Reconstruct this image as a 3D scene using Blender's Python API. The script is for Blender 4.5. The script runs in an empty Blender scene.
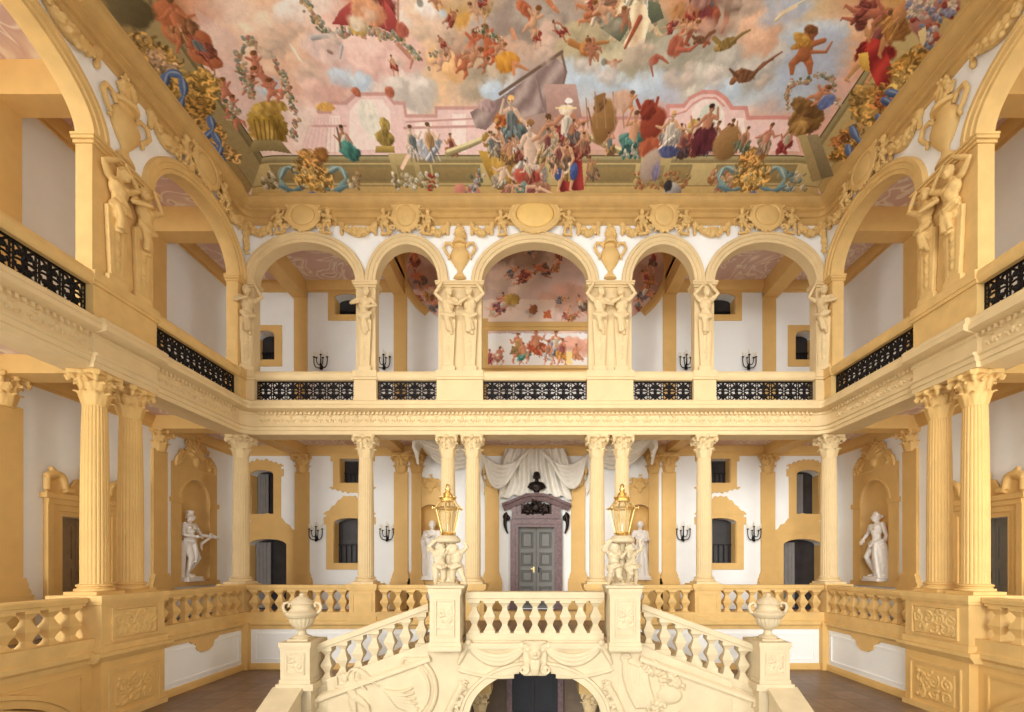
import bpy, bmesh, math, random
import numpy as np
from mathutils import Matrix, Vector, Euler
random.seed(7)
RNG = np.random.default_rng(11)
PI = math.pi
# plan units: 1 u = 2.5 cm, heights measured from the eye; the side floor lies 107 u below the eye
S, E = 0.025, 2.675
D, HW = 484.0, 290.0          # depth of the hall, half its width
YG, XG = 598.0, 374.0         # rear and side walls of the galleries
FL, FG, FU = -107.0, -58.0, 160.0   # hall floor, main gallery floor, upper gallery floor
C = bpy.context.scene.collection
def wp(p): return Vector((p[0]*S, p[1]*S, p[2]*S + E))

# ---------------------------------------------------------------- materials
def lin(c):
    return tuple(((v/255)/12.92 if v/255 <= .04045 else ((v/255+.055)/1.055)**2.4) for v in c) + (1.0,)
def mat(name, col, rough=.6, metal=0.0, var=.06, scale=6.0, bump=0.0, bscale=40.0, spec=.4):
    m = bpy.data.materials.new(name); m.use_nodes = True
    nt = m.node_tree; b = nt.nodes['Principled BSDF']
    b.inputs['Roughness'].default_value = rough; b.inputs['Metallic'].default_value = metal
    b.inputs['Specular IOR Level'].default_value = spec
    c = lin(col)
    tc = nt.nodes.new('ShaderNodeTexCoord')
    nz = nt.nodes.new('ShaderNodeTexNoise'); nz.inputs['Scale'].default_value = scale; nz.inputs['Detail'].default_value = 6
    nt.links.new(tc.outputs['Object'], nz.inputs['Vector'])
    rp = nt.nodes.new('ShaderNodeValToRGB')
    rp.color_ramp.elements[0].position = .3; rp.color_ramp.elements[1].position = .7
    rp.color_ramp.elements[0].color = tuple(v*(1-var) for v in c[:3]) + (1,)
    rp.color_ramp.elements[1].color = tuple(min(1, v*(1+var)) for v in c[:3]) + (1,)
    nt.links.new(nz.outputs['Fac'], rp.inputs['Fac']); nt.links.new(rp.outputs['Color'], b.inputs['Base Color'])
    if bump:
        n2 = nt.nodes.new('ShaderNodeTexNoise'); n2.inputs['Scale'].default_value = bscale; n2.inputs['Detail'].default_value = 4
        nt.links.new(tc.outputs['Object'], n2.inputs['Vector'])
        bp = nt.nodes.new('ShaderNodeBump'); bp.inputs['Strength'].default_value = bump; bp.inputs['Distance'].default_value = .03
        nt.links.new(n2.outputs['Fac'], bp.inputs['Height']); nt.links.new(bp.outputs['Normal'], b.inputs['Normal'])
    return m
M = {}
M['cream'] = mat('cream sandstone', (200,184,150), .7, var=.07, scale=3, bump=.12)
M['stucco'] = mat('yellow stucco', (216,193,147), .65, var=.05, scale=3, bump=.06)
M['ochre'] = mat('ochre paint', (216,178,110), .6, var=.05, scale=3, bump=.06)
M['gold_stucco'] = mat('honey stucco', (214,180,116), .65, var=.08, scale=4, bump=.1)
M['shaded_stucco'] = mat('side-shaded stucco', (212,176,110), .65, var=.06, scale=3, bump=.06)  # column stucco with the weaker side light put into its colour
M['cornice'] = mat('shaded gold stucco', (196,160,98), .65, var=.08, scale=4, bump=.08)  # honey stucco darkened: shade of the down-facing curve put into the tone
M['passage'] = mat('shadowed brown stone', (112,96,80), .7, var=.12)  # shade of the passage put into the stone's colour
M['white'] = mat('white limewash', (238,241,240), .8, var=.02, scale=2, bump=.03)
M['marble_white'] = mat('white marble', (232,228,220), .45, var=.05, scale=8)
M['plaster_white'] = mat('white stucco drapery', (226,222,210), .7, var=.05, scale=6)
M['iron'] = mat('black wrought iron', (26,23,24), .45, .6, var=.1)
M['bronze'] = mat('dark bronze', (44,34,30), .4, .7, var=.15)
M['gilt'] = mat('gilded brass', (238,208,142), .38, 1.0, var=.06)
M['redmarble'] = mat('red veined marble', (116,94,94), .35, var=.3, scale=14)
M['door_grey'] = mat('grey painted door', (122,122,118), .5, var=.04)
M['door_lit'] = mat('lit brown door', (134,112,84), .5, var=.12, scale=9)  # light on the left side door put into a browner colour
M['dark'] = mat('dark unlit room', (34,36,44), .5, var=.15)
M['interior_shade'] = mat('dark window pane', (46,46,50), .15, var=.3, scale=3, spec=.6)  # dark sheet colour in place of the shade inside the window openings
M['curtain'] = mat('grey curtain', (128,126,124), .85, var=.06)
M['mirror_gilt'] = mat('ochre oval', (228,192,116), .5, var=.04)
M['wax'] = mat('candle wax', (235,228,205), .5, var=.03)
def mat_glass():
    m = bpy.data.materials.new('lantern glass'); m.use_nodes = True; nt = m.node_tree
    for n in list(nt.nodes): nt.nodes.remove(n)
    o = nt.nodes.new('ShaderNodeOutputMaterial'); mx = nt.nodes.new('ShaderNodeMixShader')
    t = nt.nodes.new('ShaderNodeBsdfTransparent'); t.inputs['Color'].default_value = (.97,.96,.9,1)
    g = nt.nodes.new('ShaderNodeBsdfGlossy'); g.inputs['Roughness'].default_value = .05
    mx.inputs['Fac'].default_value = .1
    nt.links.new(t.outputs[0], mx.inputs[1]); nt.links.new(g.outputs[0], mx.inputs[2]); nt.links.new(mx.outputs[0], o.inputs['Surface'])
    return m
M['glass'] = mat_glass()
def mat_floor():
    m = mat('brown stone floor', (132,106,82), .4, var=.18, scale=5)
    nt = m.node_tree; b = nt.nodes['Principled BSDF']; src = b.inputs['Base Color'].links[0].from_socket
    tc = nt.nodes.new('ShaderNodeTexCoord'); bk = nt.nodes.new('ShaderNodeTexBrick')
    bk.inputs['Scale'].default_value = 1.0; bk.inputs['Brick Width'].default_value = .6; bk.inputs['Row Height'].default_value = .6
    bk.inputs['Mortar Size'].default_value = .012; bk.offset = 0
    bk.inputs['Color1'].default_value = (1,1,1,1); bk.inputs['Color2'].default_value = (.72,.7,.68,1); bk.inputs['Mortar'].default_value = (.4,.38,.35,1)
    nt.links.new(tc.outputs['Object'], bk.inputs['Vector'])
    mx = nt.nodes.new('ShaderNodeMix'); mx.data_type = 'RGBA'; mx.blend_type = 'MULTIPLY'; mx.inputs[0].default_value = 1
    nt.links.new(src, mx.inputs[6]); nt.links.new(bk.outputs['Color'], mx.inputs[7]); nt.links.new(mx.outputs[2], b.inputs['Base Color'])
    return m
M['floor'] = mat_floor()
def mat_pinkceil():
    m = mat('painted pink vault', (196,164,150), .7, var=.05)
    nt = m.node_tree; b = nt.nodes['Principled BSDF']
    tc = nt.nodes.new('ShaderNodeTexCoord'); nz = nt.nodes.new('ShaderNodeTexNoise')
    nz.inputs['Scale'].default_value = .9; nz.inputs['Detail'].default_value = 2; nz.inputs['Distortion'].default_value = 1.6
    nt.links.new(tc.outputs['Object'], nz.inputs['Vector'])
    rp = nt.nodes.new('ShaderNodeValToRGB'); e = rp.color_ramp.elements
    e[0].position = .3; e[0].color = lin((204,172,160)); e[1].position = .72; e[1].color = lin((226,208,194))
    for p, c in ((.44,(212,182,168)), (.47,(240,230,212)), (.50,(208,176,164)), (.56,(218,194,178)), (.60,(238,226,208)), (.63,(206,174,162))):
        k = e.new(p); k.color = lin(c)
    nt.links.new(nz.outputs['Fac'], rp.inputs['Fac']); nt.links.new(rp.outputs['Color'], b.inputs['Base Color'])
    return m
M['pink'] = mat_pinkceil()
def mat_paint(name):
    m = bpy.data.materials.new(name); m.use_nodes = True; nt = m.node_tree; b = nt.nodes['Principled BSDF']
    b.inputs['Roughness'].default_value = .75; b.inputs['Specular IOR Level'].default_value = .2
    a = nt.nodes.new('ShaderNodeAttribute'); a.attribute_name = 'paint'
    nt.links.new(a.outputs['Color'], b.inputs['Base Color'])
    return m
M['fresco'] = mat_paint('fresco'); M['mural'] = mat_paint('mural')

# ---------------------------------------------------------------- mesh builder (plan units)
class MB:
    def __init__(s, f=None): s.v = []; s.q = []; s.f = f
    def add(s, vs, fs):
        n = len(s.v)
        s.v += [tuple(s.f(*p)) if s.f else tuple(p) for p in vs]
        s.q += [tuple(i+n for i in q) for q in fs]
        return s
    def merge(s, o, mtx=None):
        n = len(s.v)
        for p in o.v: s.v.append(tuple(mtx @ Vector(p)) if mtx is not None else p)
        s.q += [tuple(i+n for i in q) for q in o.q]
        return s
    def box(s, x0, x1, y0, y1, z0, z1):
        return s.add([(x0,y0,z0),(x1,y0,z0),(x1,y1,z0),(x0,y1,z0),(x0,y0,z1),(x1,y0,z1),(x1,y1,z1),(x0,y1,z1)],
                     [(0,3,2,1),(4,5,6,7),(0,1,5,4),(1,2,6,5),(2,3,7,6),(3,0,4,7)])
    def prism(s, poly, a0, a1, axis=1):
        """closed 2-D polygon extruded between a0 and a1 along the given axis"""
        n = len(poly)
        def P(p, a):
            q = [p[0], p[1]]; q.insert(axis, a); return tuple(q)
        vs = [P(p, a0) for p in poly] + [P(p, a1) for p in poly]
        fs = [tuple(range(n))[::-1], tuple(range(n, 2*n))] + [(i, (i+1) % n, n+(i+1) % n, n+i) for i in range(n)]
        return s.add(vs, fs)
    def lathe(s, prof, n=24, c=(0,0), square=False, phase=0.0, flute=None):
        """profile of (radius, z) spun round a vertical axis"""
        vs, fs = [], []
        for (r, z) in prof:
            for k in range(n):
                a = 2*PI*k/n + phase
                rr = r
                if square: rr = r/max(abs(math.cos(a)), abs(math.sin(a)))
                if flute: rr = r*flute(k)
                vs.append((c[0]+rr*math.cos(a), c[1]+rr*math.sin(a), z))
        m = len(prof)
        for i in range(m-1):
            for k in range(n):
                fs.append((i*n+k, i*n+(k+1) % n, (i+1)*n+(k+1) % n, (i+1)*n+k))
        fs.append(tuple(range(n))[::-1]); fs.append(tuple((m-1)*n+k for k in range(n)))
        return s.add(vs, fs)
    def tube(s, path, rad, n=8, flat=1.0):
        path = [Vector(p) for p in path]; m = len(path)
        if not hasattr(rad, '__len__'): rad = [rad]*m
        vs, fs = [], []
        t0 = (path[1]-path[0]).normalized()
        up = Vector((0,0,1)) if abs(t0.z) < .9 else Vector((1,0,0))
        a = t0.cross(up).normalized()
        for i, p in enumerate(path):
            t = (path[min(i+1, m-1)] - path[max(i-1, 0)])
            t = t.normalized() if t.length > 1e-9 else t0
            a = (a - t*a.dot(t)); a = a.normalized() if a.length > 1e-6 else t.orthogonal().normalized()
            b = t.cross(a)
            for k in range(n):
                w = 2*PI*k/n
                vs.append(tuple(p + a*(rad[i]*math.cos(w)) + b*(rad[i]*math.sin(w)*flat)))
        for i in range(m-1):
            for k in range(n):
                fs.append((i*n+k, i*n+(k+1) % n, (i+1)*n+(k+1) % n, (i+1)*n+k))
        fs.append(tuple(range(n))[::-1]); fs.append(tuple((m-1)*n+k for k in range(n)))
        return s.add(vs, fs)
    def ell(s, c, r, rot=None, n=10, m=7):
        vs, fs = [], []
        R = Euler(rot).to_matrix() if rot else None
        if not hasattr(r, '__len__'): r = (r, r, r)
        def pt(x, y, z):
            p = Vector((x*r[0], y*r[1], z*r[2]))
            if R: p = R @ p
            return (c[0]+p.x, c[1]+p.y, c[2]+p.z)
        vs.append(pt(0,0,-1))
        for i in range(1, m):
            ph = -PI/2 + PI*i/m
            for k in range(n):
                a = 2*PI*k/n
                vs.append(pt(math.cos(ph)*math.cos(a), math.cos(ph)*math.sin(a), math.sin(ph)))
        vs.append(pt(0,0,1)); top = len(vs)-1
        for k in range(n): fs.append((0, 1+(k+1) % n, 1+k))
        for i in range(m-2):
            for k in range(n):
                fs.append((1+i*n+k, 1+i*n+(k+1) % n, 1+(i+1)*n+(k+1) % n, 1+(i+1)*n+k))
        for k in range(n): fs.append((1+(m-2)*n+k, 1+(m-2)*n+(k+1) % n, top))
        return s.add(vs, fs)
    def sweep(s, path, prof, closed=False):
        """path of 2-D (a, b); profile of (n, t): n along the path's left normal, t out of the plane. Points are (a, b, t)."""
        m = len(path); k = len(prof); vs, fs = [], []
        for i in range(m):
            p = Vector(path[i])
            if closed: d0 = p-Vector(path[i-1]); d1 = Vector(path[(i+1) % m])-p
            else:
                d0 = p-Vector(path[max(i-1,0)]); d1 = Vector(path[min(i+1,m-1)])-p
                if i == 0: d0 = d1
                if i == m-1: d1 = d0
            d0.normalize(); d1.normalize()
            n0 = Vector((-d0.y, d0.x)); n1 = Vector((-d1.y, d1.x)); nn = (n0+n1)
            nn = nn/max(1e-6, (nn.length**2)/2)
            for (a, t) in prof: vs.append((p.x+nn.x*a, p.y+nn.y*a, t))
        for i in range(m if closed else m-1):
            j = (i+1) % m
            for q in range(k):
                fs.append((i*k+q, i*k+(q+1) % k, j*k+(q+1) % k, j*k+q))
        if not closed: fs.append(tuple(range(k))[::-1]); fs.append(tuple((m-1)*k+q for q in range(k)))
        return s.add(vs, fs)
    def wall(s, s0, s1, h0, h1, t0, t1, ops=(), step=4.0):
        """a wall slab in (s, h, t) with openings (a, b, sill, spring, rise): arch heads are half ellipses"""
        bs = {s0, s1}
        for (a, b, si, sp, ri) in ops:
            n = max(2, int((b-a)/step)) if ri else 1
            for i in range(n+1):
                x = (a+b)/2 - (b-a)/2*math.cos(PI*i/n) if ri else a+(b-a)*i/n
                if s0 < x < s1: bs.add(round(x, 4))
        bs = sorted(bs)
        def top(o, x):
            a, b, si, sp, ri = o
            u = (x-(a+b)/2)/((b-a)/2); return sp + ri*math.sqrt(max(0, 1-u*u))
        for xa, xb in zip(bs, bs[1:]):
            mid = (xa+xb)/2
            act = sorted([o for o in ops if o[0] < mid < o[1]], key=lambda o: o[2])
            lo = (h0, h0)
            spans = []
            for o in act:
                if o[2] > lo[0]+1e-6: spans.append((lo, (o[2], o[2])))
                lo = (top(o, xa), top(o, xb))
            if lo[0] < h1-1e-6 or lo[1] < h1-1e-6: spans.append((lo, (h1, h1)))
            for (l, u) in spans:
                vs = [(xa,l[0],t0),(xb,l[1],t0),(xb,u[1],t0),(xa,u[0],t0),(xa,l[0],t1),(xb,l[1],t1),(xb,u[1],t1),(xa,u[0],t1)]
                s.add(vs, [(0,1,2,3),(7,6,5,4),(0,4,5,1),(3,2,6,7)])
        for (a, b, si, sp, ri) in ops:
            for x in (a, b):
                if s0-1e-6 <= x <= s1+1e-6 and sp > max(si, h0):
                    s.add([(x,max(si,h0),t0),(x,sp,t0),(x,sp,t1),(x,max(si,h0),t1)], [(0,1,2,3)])
        for x in (s0, s1):
            s.add([(x,h0,t0),(x,h1,t0),(x,h1,t1),(x,h0,t1)], [(0,1,2,3)])
        return s
    def mesh(s, name, loc=(0,0,0), merge=True, smooth=None, scale=S):
        me = bpy.data.meshes.new(name)
        me.from_pydata([((p[0]-loc[0])*scale, (p[1]-loc[1])*scale, (p[2]-loc[2])*scale) for p in s.v], [], s.q)
        bm = bmesh.new(); bm.from_mesh(me)
        if merge: bmesh.ops.remove_doubles(bm, verts=bm.verts, dist=1e-4*scale/S if scale != 1 else 1e-3)
        bmesh.ops.recalc_face_normals(bm, faces=bm.faces)
        bm.to_mesh(me); bm.free()
        if smooth is not None: shade(me, smooth)
        return me
def shade(me, ang):
    """smooth shading that keeps edges sharper than ang degrees"""
    me.polygons.foreach_set('use_smooth', [True]*len(me.polygons))
    if ang < 179: me.set_sharp_from_angle(angle=math.radians(ang))
    me.update()
def base_of(vs):
    xs = [p[0] for p in vs]; ys = [p[1] for p in vs]; zs = [p[2] for p in vs]
    return ((min(xs)+max(xs))/2, (min(ys)+max(ys))/2, min(zs))
def tag(o, label=None, cat=None, group=None, kind=None):
    for k, v in (('label', label), ('category', cat), ('group', group), ('kind', kind)):
        if v: o[k] = v
    return o
def link(name, me, mt, parent=None):
    o = bpy.data.objects.new(name, me); C.objects.link(o)
    if mt is not None and not me.materials: me.materials.append(M[mt] if isinstance(mt, str) else mt)
    if parent is not None: o.parent = parent
    return o
def put(name, mb, mt, smooth=35, **tags):
    """a top-level mesh built at its place"""
    b = base_of(mb.v); o = link(name, mb.mesh(name, b, smooth=smooth), mt); o.location = wp(b)
    return tag(o, **tags)
def struct(name, mb, mt, smooth=35): return put(name, mb, mt, smooth, kind='structure')
def thing(name, loc, rz=0.0, **tags):
    o = bpy.data.objects.new(name, None); C.objects.link(o); o.empty_display_size = .1
    o.location = wp(loc); o.rotation_euler = (0, 0, rz); return tag(o, **tags)
def part(parent, name, mb, mt, smooth=35, at=(0,0,0), label=None):
    """a part built in its thing's own axes (or, with at, in hall axes round the thing's base)"""
    me = mb if isinstance(mb, bpy.types.Mesh) else mb.mesh(name, at, smooth=smooth)
    return tag(link(name, me, mt, parent), label=label)
def dup(o, loc=None, rz=None, label=None, group=None, parent=None, sc=None):
    c = o.copy(); C.objects.link(c)
    if parent is not None: c.parent = parent
    if loc is not None: c.location = wp(loc)
    if rz is not None: c.rotation_euler = (0, 0, rz)
    if sc is not None: c.scale = sc
    if label: c['label'] = label
    if group: c['group'] = group
    for ch in list(o.children): dup(ch, parent=c)
    return c
def fuse(mb, voxel, smooth=3, name='fused', keep=None):
    """one continuous skin over everything in mb (plan units in, metre mesh out)"""
    me = mb.mesh('tmp', merge=False, scale=1.0)
    o = bpy.data.objects.new('tmp', me); C.objects.link(o)
    r = o.modifiers.new('r', 'REMESH'); r.mode = 'VOXEL'; r.voxel_size = voxel
    if smooth:
        k = o.modifiers.new('s', 'SMOOTH'); k.factor = .5; k.iterations = smooth
    dg = bpy.context.evaluated_depsgraph_get(); dg.update()
    out = bpy.data.meshes.new_from_object(o.evaluated_get(dg)); out.name = name
    bpy.data.objects.remove(o); bpy.data.meshes.remove(me)
    # keep only the largest connected skin
    bm = bmesh.new(); bm.from_mesh(out); bm.verts.ensure_lookup_table()
    seen = set(); best = []
    for v in bm.verts:
        if v.index in seen: continue
        st = [v]; seen.add(v.index); comp = []
        while st:
            a = st.pop(); comp.append(a)
            for e in a.link_edges:
                b = e.other_vert(a)
                if b.index not in seen: seen.add(b.index); st.append(b)
        if len(comp) > len(best): best = comp
    bs = set(best)
    bmesh.ops.delete(bm, geom=[v for v in bm.verts if v not in bs], context='VERTS')
    bm.to_mesh(out); bm.free()
    out.transform(Matrix.Scale(S, 4)); shade(out, 180)
    return out
# frames: (along, height, out of the wall towards the hall) -> hall axes
def F_back(s, h, t): return (s, D-t, h)
def F_left(s, h, t): return (-HW+t, s, h)
def F_right(s, h, t): return (HW-t, s, h)
def F_gback(s, h, t): return (s, YG-t, h)
def F_gleft(s, h, t): return (-XG+t, s, h)
def F_gright(s, h, t): return (XG-t, s, h)
def gb(px, py): return ((px-535)*YG/D, (562-py)*YG/D)     # a point of the rear gallery wall
def arc(c, a, b, sp, n=24, t0=0, t1=PI):
    return [(c+a*math.cos(t1+(t0-t1)*i/n), sp+b*math.sin(t1+(t0-t1)*i/n)) for i in range(n+1)]
ROT = {'back': 0.0, 'left': PI/2, 'right': -PI/2}
def on(wall, s, h, t=0.0):
    return {'back': F_back, 'left': F_left, 'right': F_right, 'gback': F_gback, 'gleft': F_gleft, 'gright': F_gright}[wall](s, h, t)
# ---------------------------------------------------------------- the setting
T = 11.0      # thickness of the arcade walls
Y0 = -20.0    # the hall is open towards the window side behind the eye
mb = MB(); mb.box(-XG-6, -196, Y0, 345, FL-6, FL); mb.box(196, XG+6, Y0, 345, FL-6, FL)

for sg in (-1, 1):
    x = sorted((sg*(HW+4), sg*198)); mb.box(x[0], x[1], 345, D+4, FL-6, FL); x = sorted((sg*198, sg*84)); mb.box(x[0], x[1], 449, D+4, FL-6, FL)
struct('floor', mb, 'floor', None)
# gallery slabs (main level and upper level)
mb = MB(); mb.box(-XG, XG, D+2, YG, FG-8, FG)
for sg in (-1, 1):
    x = sorted((sg*(HW+4), sg*XG)); mb.box(x[0], x[1], Y0, D+2, FG-8, FG)
struct('floor_gallery', mb, 'floor', None)
mb = MB(); mb.box(-XG, XG, D+12, YG, 143, FU)
for sg in (-1, 1):
    x = sorted((sg*(HW+12), sg*XG)); mb.box(x[0], x[1], Y0, D+12, 143, FU)
struct('ceiling_gallery', mb, 'pink', None)
mb = MB(); mb.box(-XG, -160, D+T-1, YG, 346, 352); mb.box(160, XG, D+T-1, YG, 346, 352); mb.box(-162, 162, D+T-1, YG+2, 424, 430)
for sg in (-1, 1):
    x = sorted((sg*(HW+T-1), sg*XG)); mb.box(x[0], x[1], Y0, D+T-1, 346, 352)
struct('ceiling_upper_gallery', mb, 'pink', None)
# beams of the gallery ceilings
mb = MB(); mu = MB()
for X in (-168, 168): mu.box(X-7, X+7, D+T, YG, 330, 346.5)
for X in (-168, -76, 76, 168): mb.box(X-7, X+7, D+16, YG, 135, 143.5)
for X in (-290, 290): mb.box(X-9, X+9, D+10, YG, 131, 143.5); mu.box(X-9, X+9, D+T, YG, 326, 346.5)
for sg in (-1, 1):
    x = sorted((sg*(HW+14), sg*XG)); xu = sorted((sg*(HW+T), sg*XG))
    for y in (D-4, 342, 142): mb.box(x[0], x[1], y-9, y+9, 130, 143.5); mu.box(xu[0], xu[1], y-9, y+9, 322, 346.5)

mu.box(-163, -160, D+T, YG, 345, 426); mu.box(160, 163, D+T, YG, 345, 426); mu.box(-163, 163, D+T-3, D+T, 340, 426)
struct('trim_1', mb, 'ochre'); struct('trim_2', mu, 'ochre')
# cornices under the gallery ceilings, along the rear and side walls
for i, (h0, h1) in enumerate(((131, 143.5), (333, 346))):
    mb = MB(lambda a, b, t: (a, b, t))
    pr = [(0, h0), (-1.5, h0), (-1.5, h0+3), (-3, h0+5), (-5, h1-2), (-5, h1), (0, h1)]
    if i == 0: mb.sweep([(-XG, Y0), (-XG, YG), (XG, YG), (XG, Y0)], pr)
    else: mb.sweep([(-XG, Y0), (-XG, YG), (-162, YG)], pr); mb.sweep([(162, YG), (XG, YG), (XG, Y0)], pr)
    struct('trim_%d' % (3+i), mb, 'ochre')

# rear wall of the galleries with its windows, arched doorways and niches
def R(x0, y0, x1, y1):
    a = gb(x0, y1); b = gb(x1, y0); return a[0], b[0], a[1], b[1]
WIN = []     # (s0, s1, sill, spring, rise, sort)
def win(px0, px1, py_top, py_bot, rise_px, sort):
    a = gb(px0, py_bot); b = gb(px1, py_top); r = rise_px*YG/D
    WIN.append((a[0], b[0], max(a[1], FG if py_bot < 600 else FG), b[1]-r, r, sort))
    WIN.append((-b[0], -a[0], max(a[1], FG), b[1]-r, r, sort))
win(251, 274, 470, 514, 5, 'arched'); win(249, 287, 539, 612, 6, 'door'); win(340, 366, 459, 483, 0, 'small'); win(334, 366, 518, 563, 5, 'arched')
win(256, 275, 331, 360, 5, 'arched'); win(335, 359, 294, 315, 4, 'small')
WIN.sort(key=lambda w: (w[3] > 150, w[0]))
NB = [(s*129-16, s*129+16, -22, 55, 16) for s in (-1, 1)]
mb = MB(F_gback); mb.wall(-XG, XG, FG, 152, -14, 0, [w[:5] for w in WIN if w[3] < 150] + NB + [(-20.8, 23.8, FG, 43.4, 0)], 3)
mb.wall(-XG, XG, 152, 350, -14, 0, [w[:5] for w in WIN if w[3] > 150], 3)
mb.wall(-162, 162, 350, 430, -14, 0)
struct('wall_back', mb, 'white')
# side gallery walls with the statue niches and the doorways
for nm, f in (('left', F_gleft), ('right', F_gright)):
    mb = MB(f); mb.wall(Y0, YG, FG, 350, -14, 0, [(510, 554, -21, 66, 24), (381, 421, FG, 36, 0)], 3)
    struct('wall_gallery_'+nm, mb, 'white')

# ---- lower order: walls under the galleries
for nm, f in (('left', F_left), ('right', F_right)):
    mb = MB(f); mb.wall(317, D, FL, -56, -12, 0); struct('wall_'+nm, mb, 'white')
    mb = MB(f); mb.wall(Y0, 317, FL-80, -56, -12, 0, [(180, 304, FL-80, -112, 34)], 3); mb.wall(Y0, 317, FL-80, -56, -46, -40)
    mb.sweep(arc(242, 62, 34, -112, 30), [(-.2,-12),(-.2,1.4),(4,1.4),(4.6,2.6),(7,2.6),(7.4,0),(7.4,-12)])
    mb.sweep([(250,-78),(310,-98),(310,-72),(250,-72)], [(0,-.3),(0,1),(1.4,1),(1.4,-.3)], True)
    struct('wall_lower_'+nm, mb, 'ochre')
mb = MB(F_back); mb.wall(-HW, -78, FL, -56, -12, 0); mb.wall(78, HW, FL, -56, -12, 0); struct('wall_under_gallery', mb, 'white')
UP = [(-HW, Y0), (-HW, D), (HW, D), (HW, Y0)]
def fillet(r=10, n=6):
    p = [(-HW, Y0)]
    for i in range(n+1):
        a = PI - (PI/2)*i/n; p.append((-HW+r+r*math.cos(a), D-r+r*math.sin(a)))
    for i in range(n+1):
        a = PI/2 - (PI/2)*i/n; p.append((HW-r+r*math.cos(a), D-r+r*math.sin(a)))
    return p + [(HW, Y0)]
UPR = fillet()
def ring(path, prof):            # profile of (out towards the hall, height)
    mb = MB(); mb.sweep(path, [(-t, h) for (t, h) in prof]); return mb
# string course below the balustrades, skirting
mb = ring(UP, [(-1, -67), (1, -67), (1.5, -64), (3.5, -62), (3.5, -59), (2, -58), (2, -50), (-13, -50), (-13, -58), (-1, -58)])
struct('trim_5', mb, 'gold_stucco')
for sg in (-1, 1):
    mb = MB(); mb.sweep([(sg*HW, 318), (sg*HW, D), (sg*80, D)], [((-1 if sg < 0 else 1)*t, h) for t, h in ((-1, FL), (2, FL), (2, FL+4), (1.2, FL+6), (-1, FL+6))])
    struct('baseboard_'+('left' if sg < 0 else 'right'), mb, 'ochre')
# corner strips and hanging lugs on the white dado
mb = MB()
for sg in (-1, 1):
    mb.box(*sorted((sg*HW, sg*(HW-6))), D-6, D, FL, -60)
    f = F_left if sg < 0 else F_right
    m2 = MB(f); m2.prism([(404,-66),(408,-69),(412,-70),(414,-75),(420,-78),(428,-78),(434,-75),(436,-70),(440,-69),(444,-66)], -.5, 1.4, 2); mb.merge(m2)
    for (a, b, h0, h1) in ((376, 474, -97, -72),):
        m2 = MB(f); m2.sweep([(a,h0),(b,h0),(b,h1),(a,h1)], [(0,-.2),(0,.7),(1.6,.7),(1.6,-.2)], True)
struct('trim_6', mb, 'ochre')
mb = MB()
for sg in (-1, 1):
    f = F_left if sg < 0 else F_right
    m2 = MB(f); m2.sweep([(376,-98),(474,-98),(474,-71),(376,-71)], [(0,-.2),(0,.8),(1.8,.8),(1.8,-.2)], True); mb.merge(m2)
    a, b = sorted((sg*280, sg*90))
    m2 = MB(F_back); m2.sweep([(a,-98),(b,-98),(b,-71),(a,-71)], [(0,-.2),(0,.8),(1.8,.8),(1.8,-.2)], True); mb.merge(m2)
struct('trim_7', mb, 'white')

# ---- main entablature between the two storeys
ENT = [(-24,128),(-2,128),(-2,131.5),(-1,132),(-1,135),(.4,136),(.4,137.5),(-2.5,138),(-2.5,147),(-1.5,148),(-1.5,150.2),(1.5,150.2),
       (4,151),(6.5,152),(6.5,155),(5.4,156.5),(5.4,159),(4.5,160),(-13,160),(-13,151),(-24,151)]
mb = ring(UPR, ENT)
def along(path, step, fn):
    for (a, b) in zip(path, path[1:]):
        d = math.hypot(b[0]-a[0], b[1]-a[1]); n = int(d/step)
        for i in range(n):
            u = (i+.5)/n; fn(a[0]+(b[0]-a[0])*u, a[1]+(b[1]-a[1])*u, ((b[0]-a[0])/d, (b[1]-a[1])/d))
def dent(x, y, d):
    nx, ny = d[1], -d[0]
    vs = []
    for h in (147.6, 150.4):
        for (a, t) in ((-.9,-2), (.9,-2), (.9,.6), (-.9,.6)):
            vs.append((x+d[0]*a+nx*t, y+d[1]*a+ny*t, h))
    mb.add(vs, [(0,1,2,3),(4,5,6,7),(0,1,5,4),(1,2,6,5),(2,3,7,6),(3,0,4,7)])
along([(-HW, 120), (-HW, D-12)], 4.2, dent); along([(-HW+12, D), (HW-12, D)], 4.2, dent); along([(HW, D-12), (HW, 120)], 4.2, dent)
def motif(x, y, d):
    nx, ny = d[1], -d[0]
    for (a, h, r0, r1) in ((0,142.6,1.5,2.6),(-2.6,141.6,.8,2.0),(2.6,141.6,.8,2.0),(-4.6,142.6,.7,1.2),(4.6,142.6,.7,1.2),(0,146,2.2,.6)):
        vs = [(x+d[0]*a+nx*(-2.6+q*1.3)+d[0]*u*r0*(1-q*.5), y+d[1]*a+ny*(-2.6+q*1.3)+d[1]*u*r0*(1-q*.5), h+v*r1*(1-q*.5)) for q in (0,1) for (u, v) in ((-1,0),(-.7,-.7),(0,-1),(.7,-.7),(1,0),(.7,.7),(0,1),(-.7,.7))]
        mb.add(vs, [tuple(range(8,16))] + [(i,(i+1)%8,8+(i+1)%8,8+i) for i in range(8)])
along([(-HW, 120), (-HW, D-12)], 13, motif); along([(-HW+12, D), (HW-12, D)], 13, motif); along([(HW, D-12), (HW, 120)], 13, motif)
struct('trim_8', mb, 'stucco')
# the entablature breaks forward over the paired columns of the side walls
for i, sg in enumerate((-1, 1)):
    mb = MB(); mb.sweep([(sg*HW, 317), (sg*HW, 371)], [((-1 if sg < 0 else 1)*(t+3 if t > -13 else t), h+(.05 if h > 140 else -.05)) for t, h in ENT])
    struct('trim_%d' % (9+i), mb, 'stucco')

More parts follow.
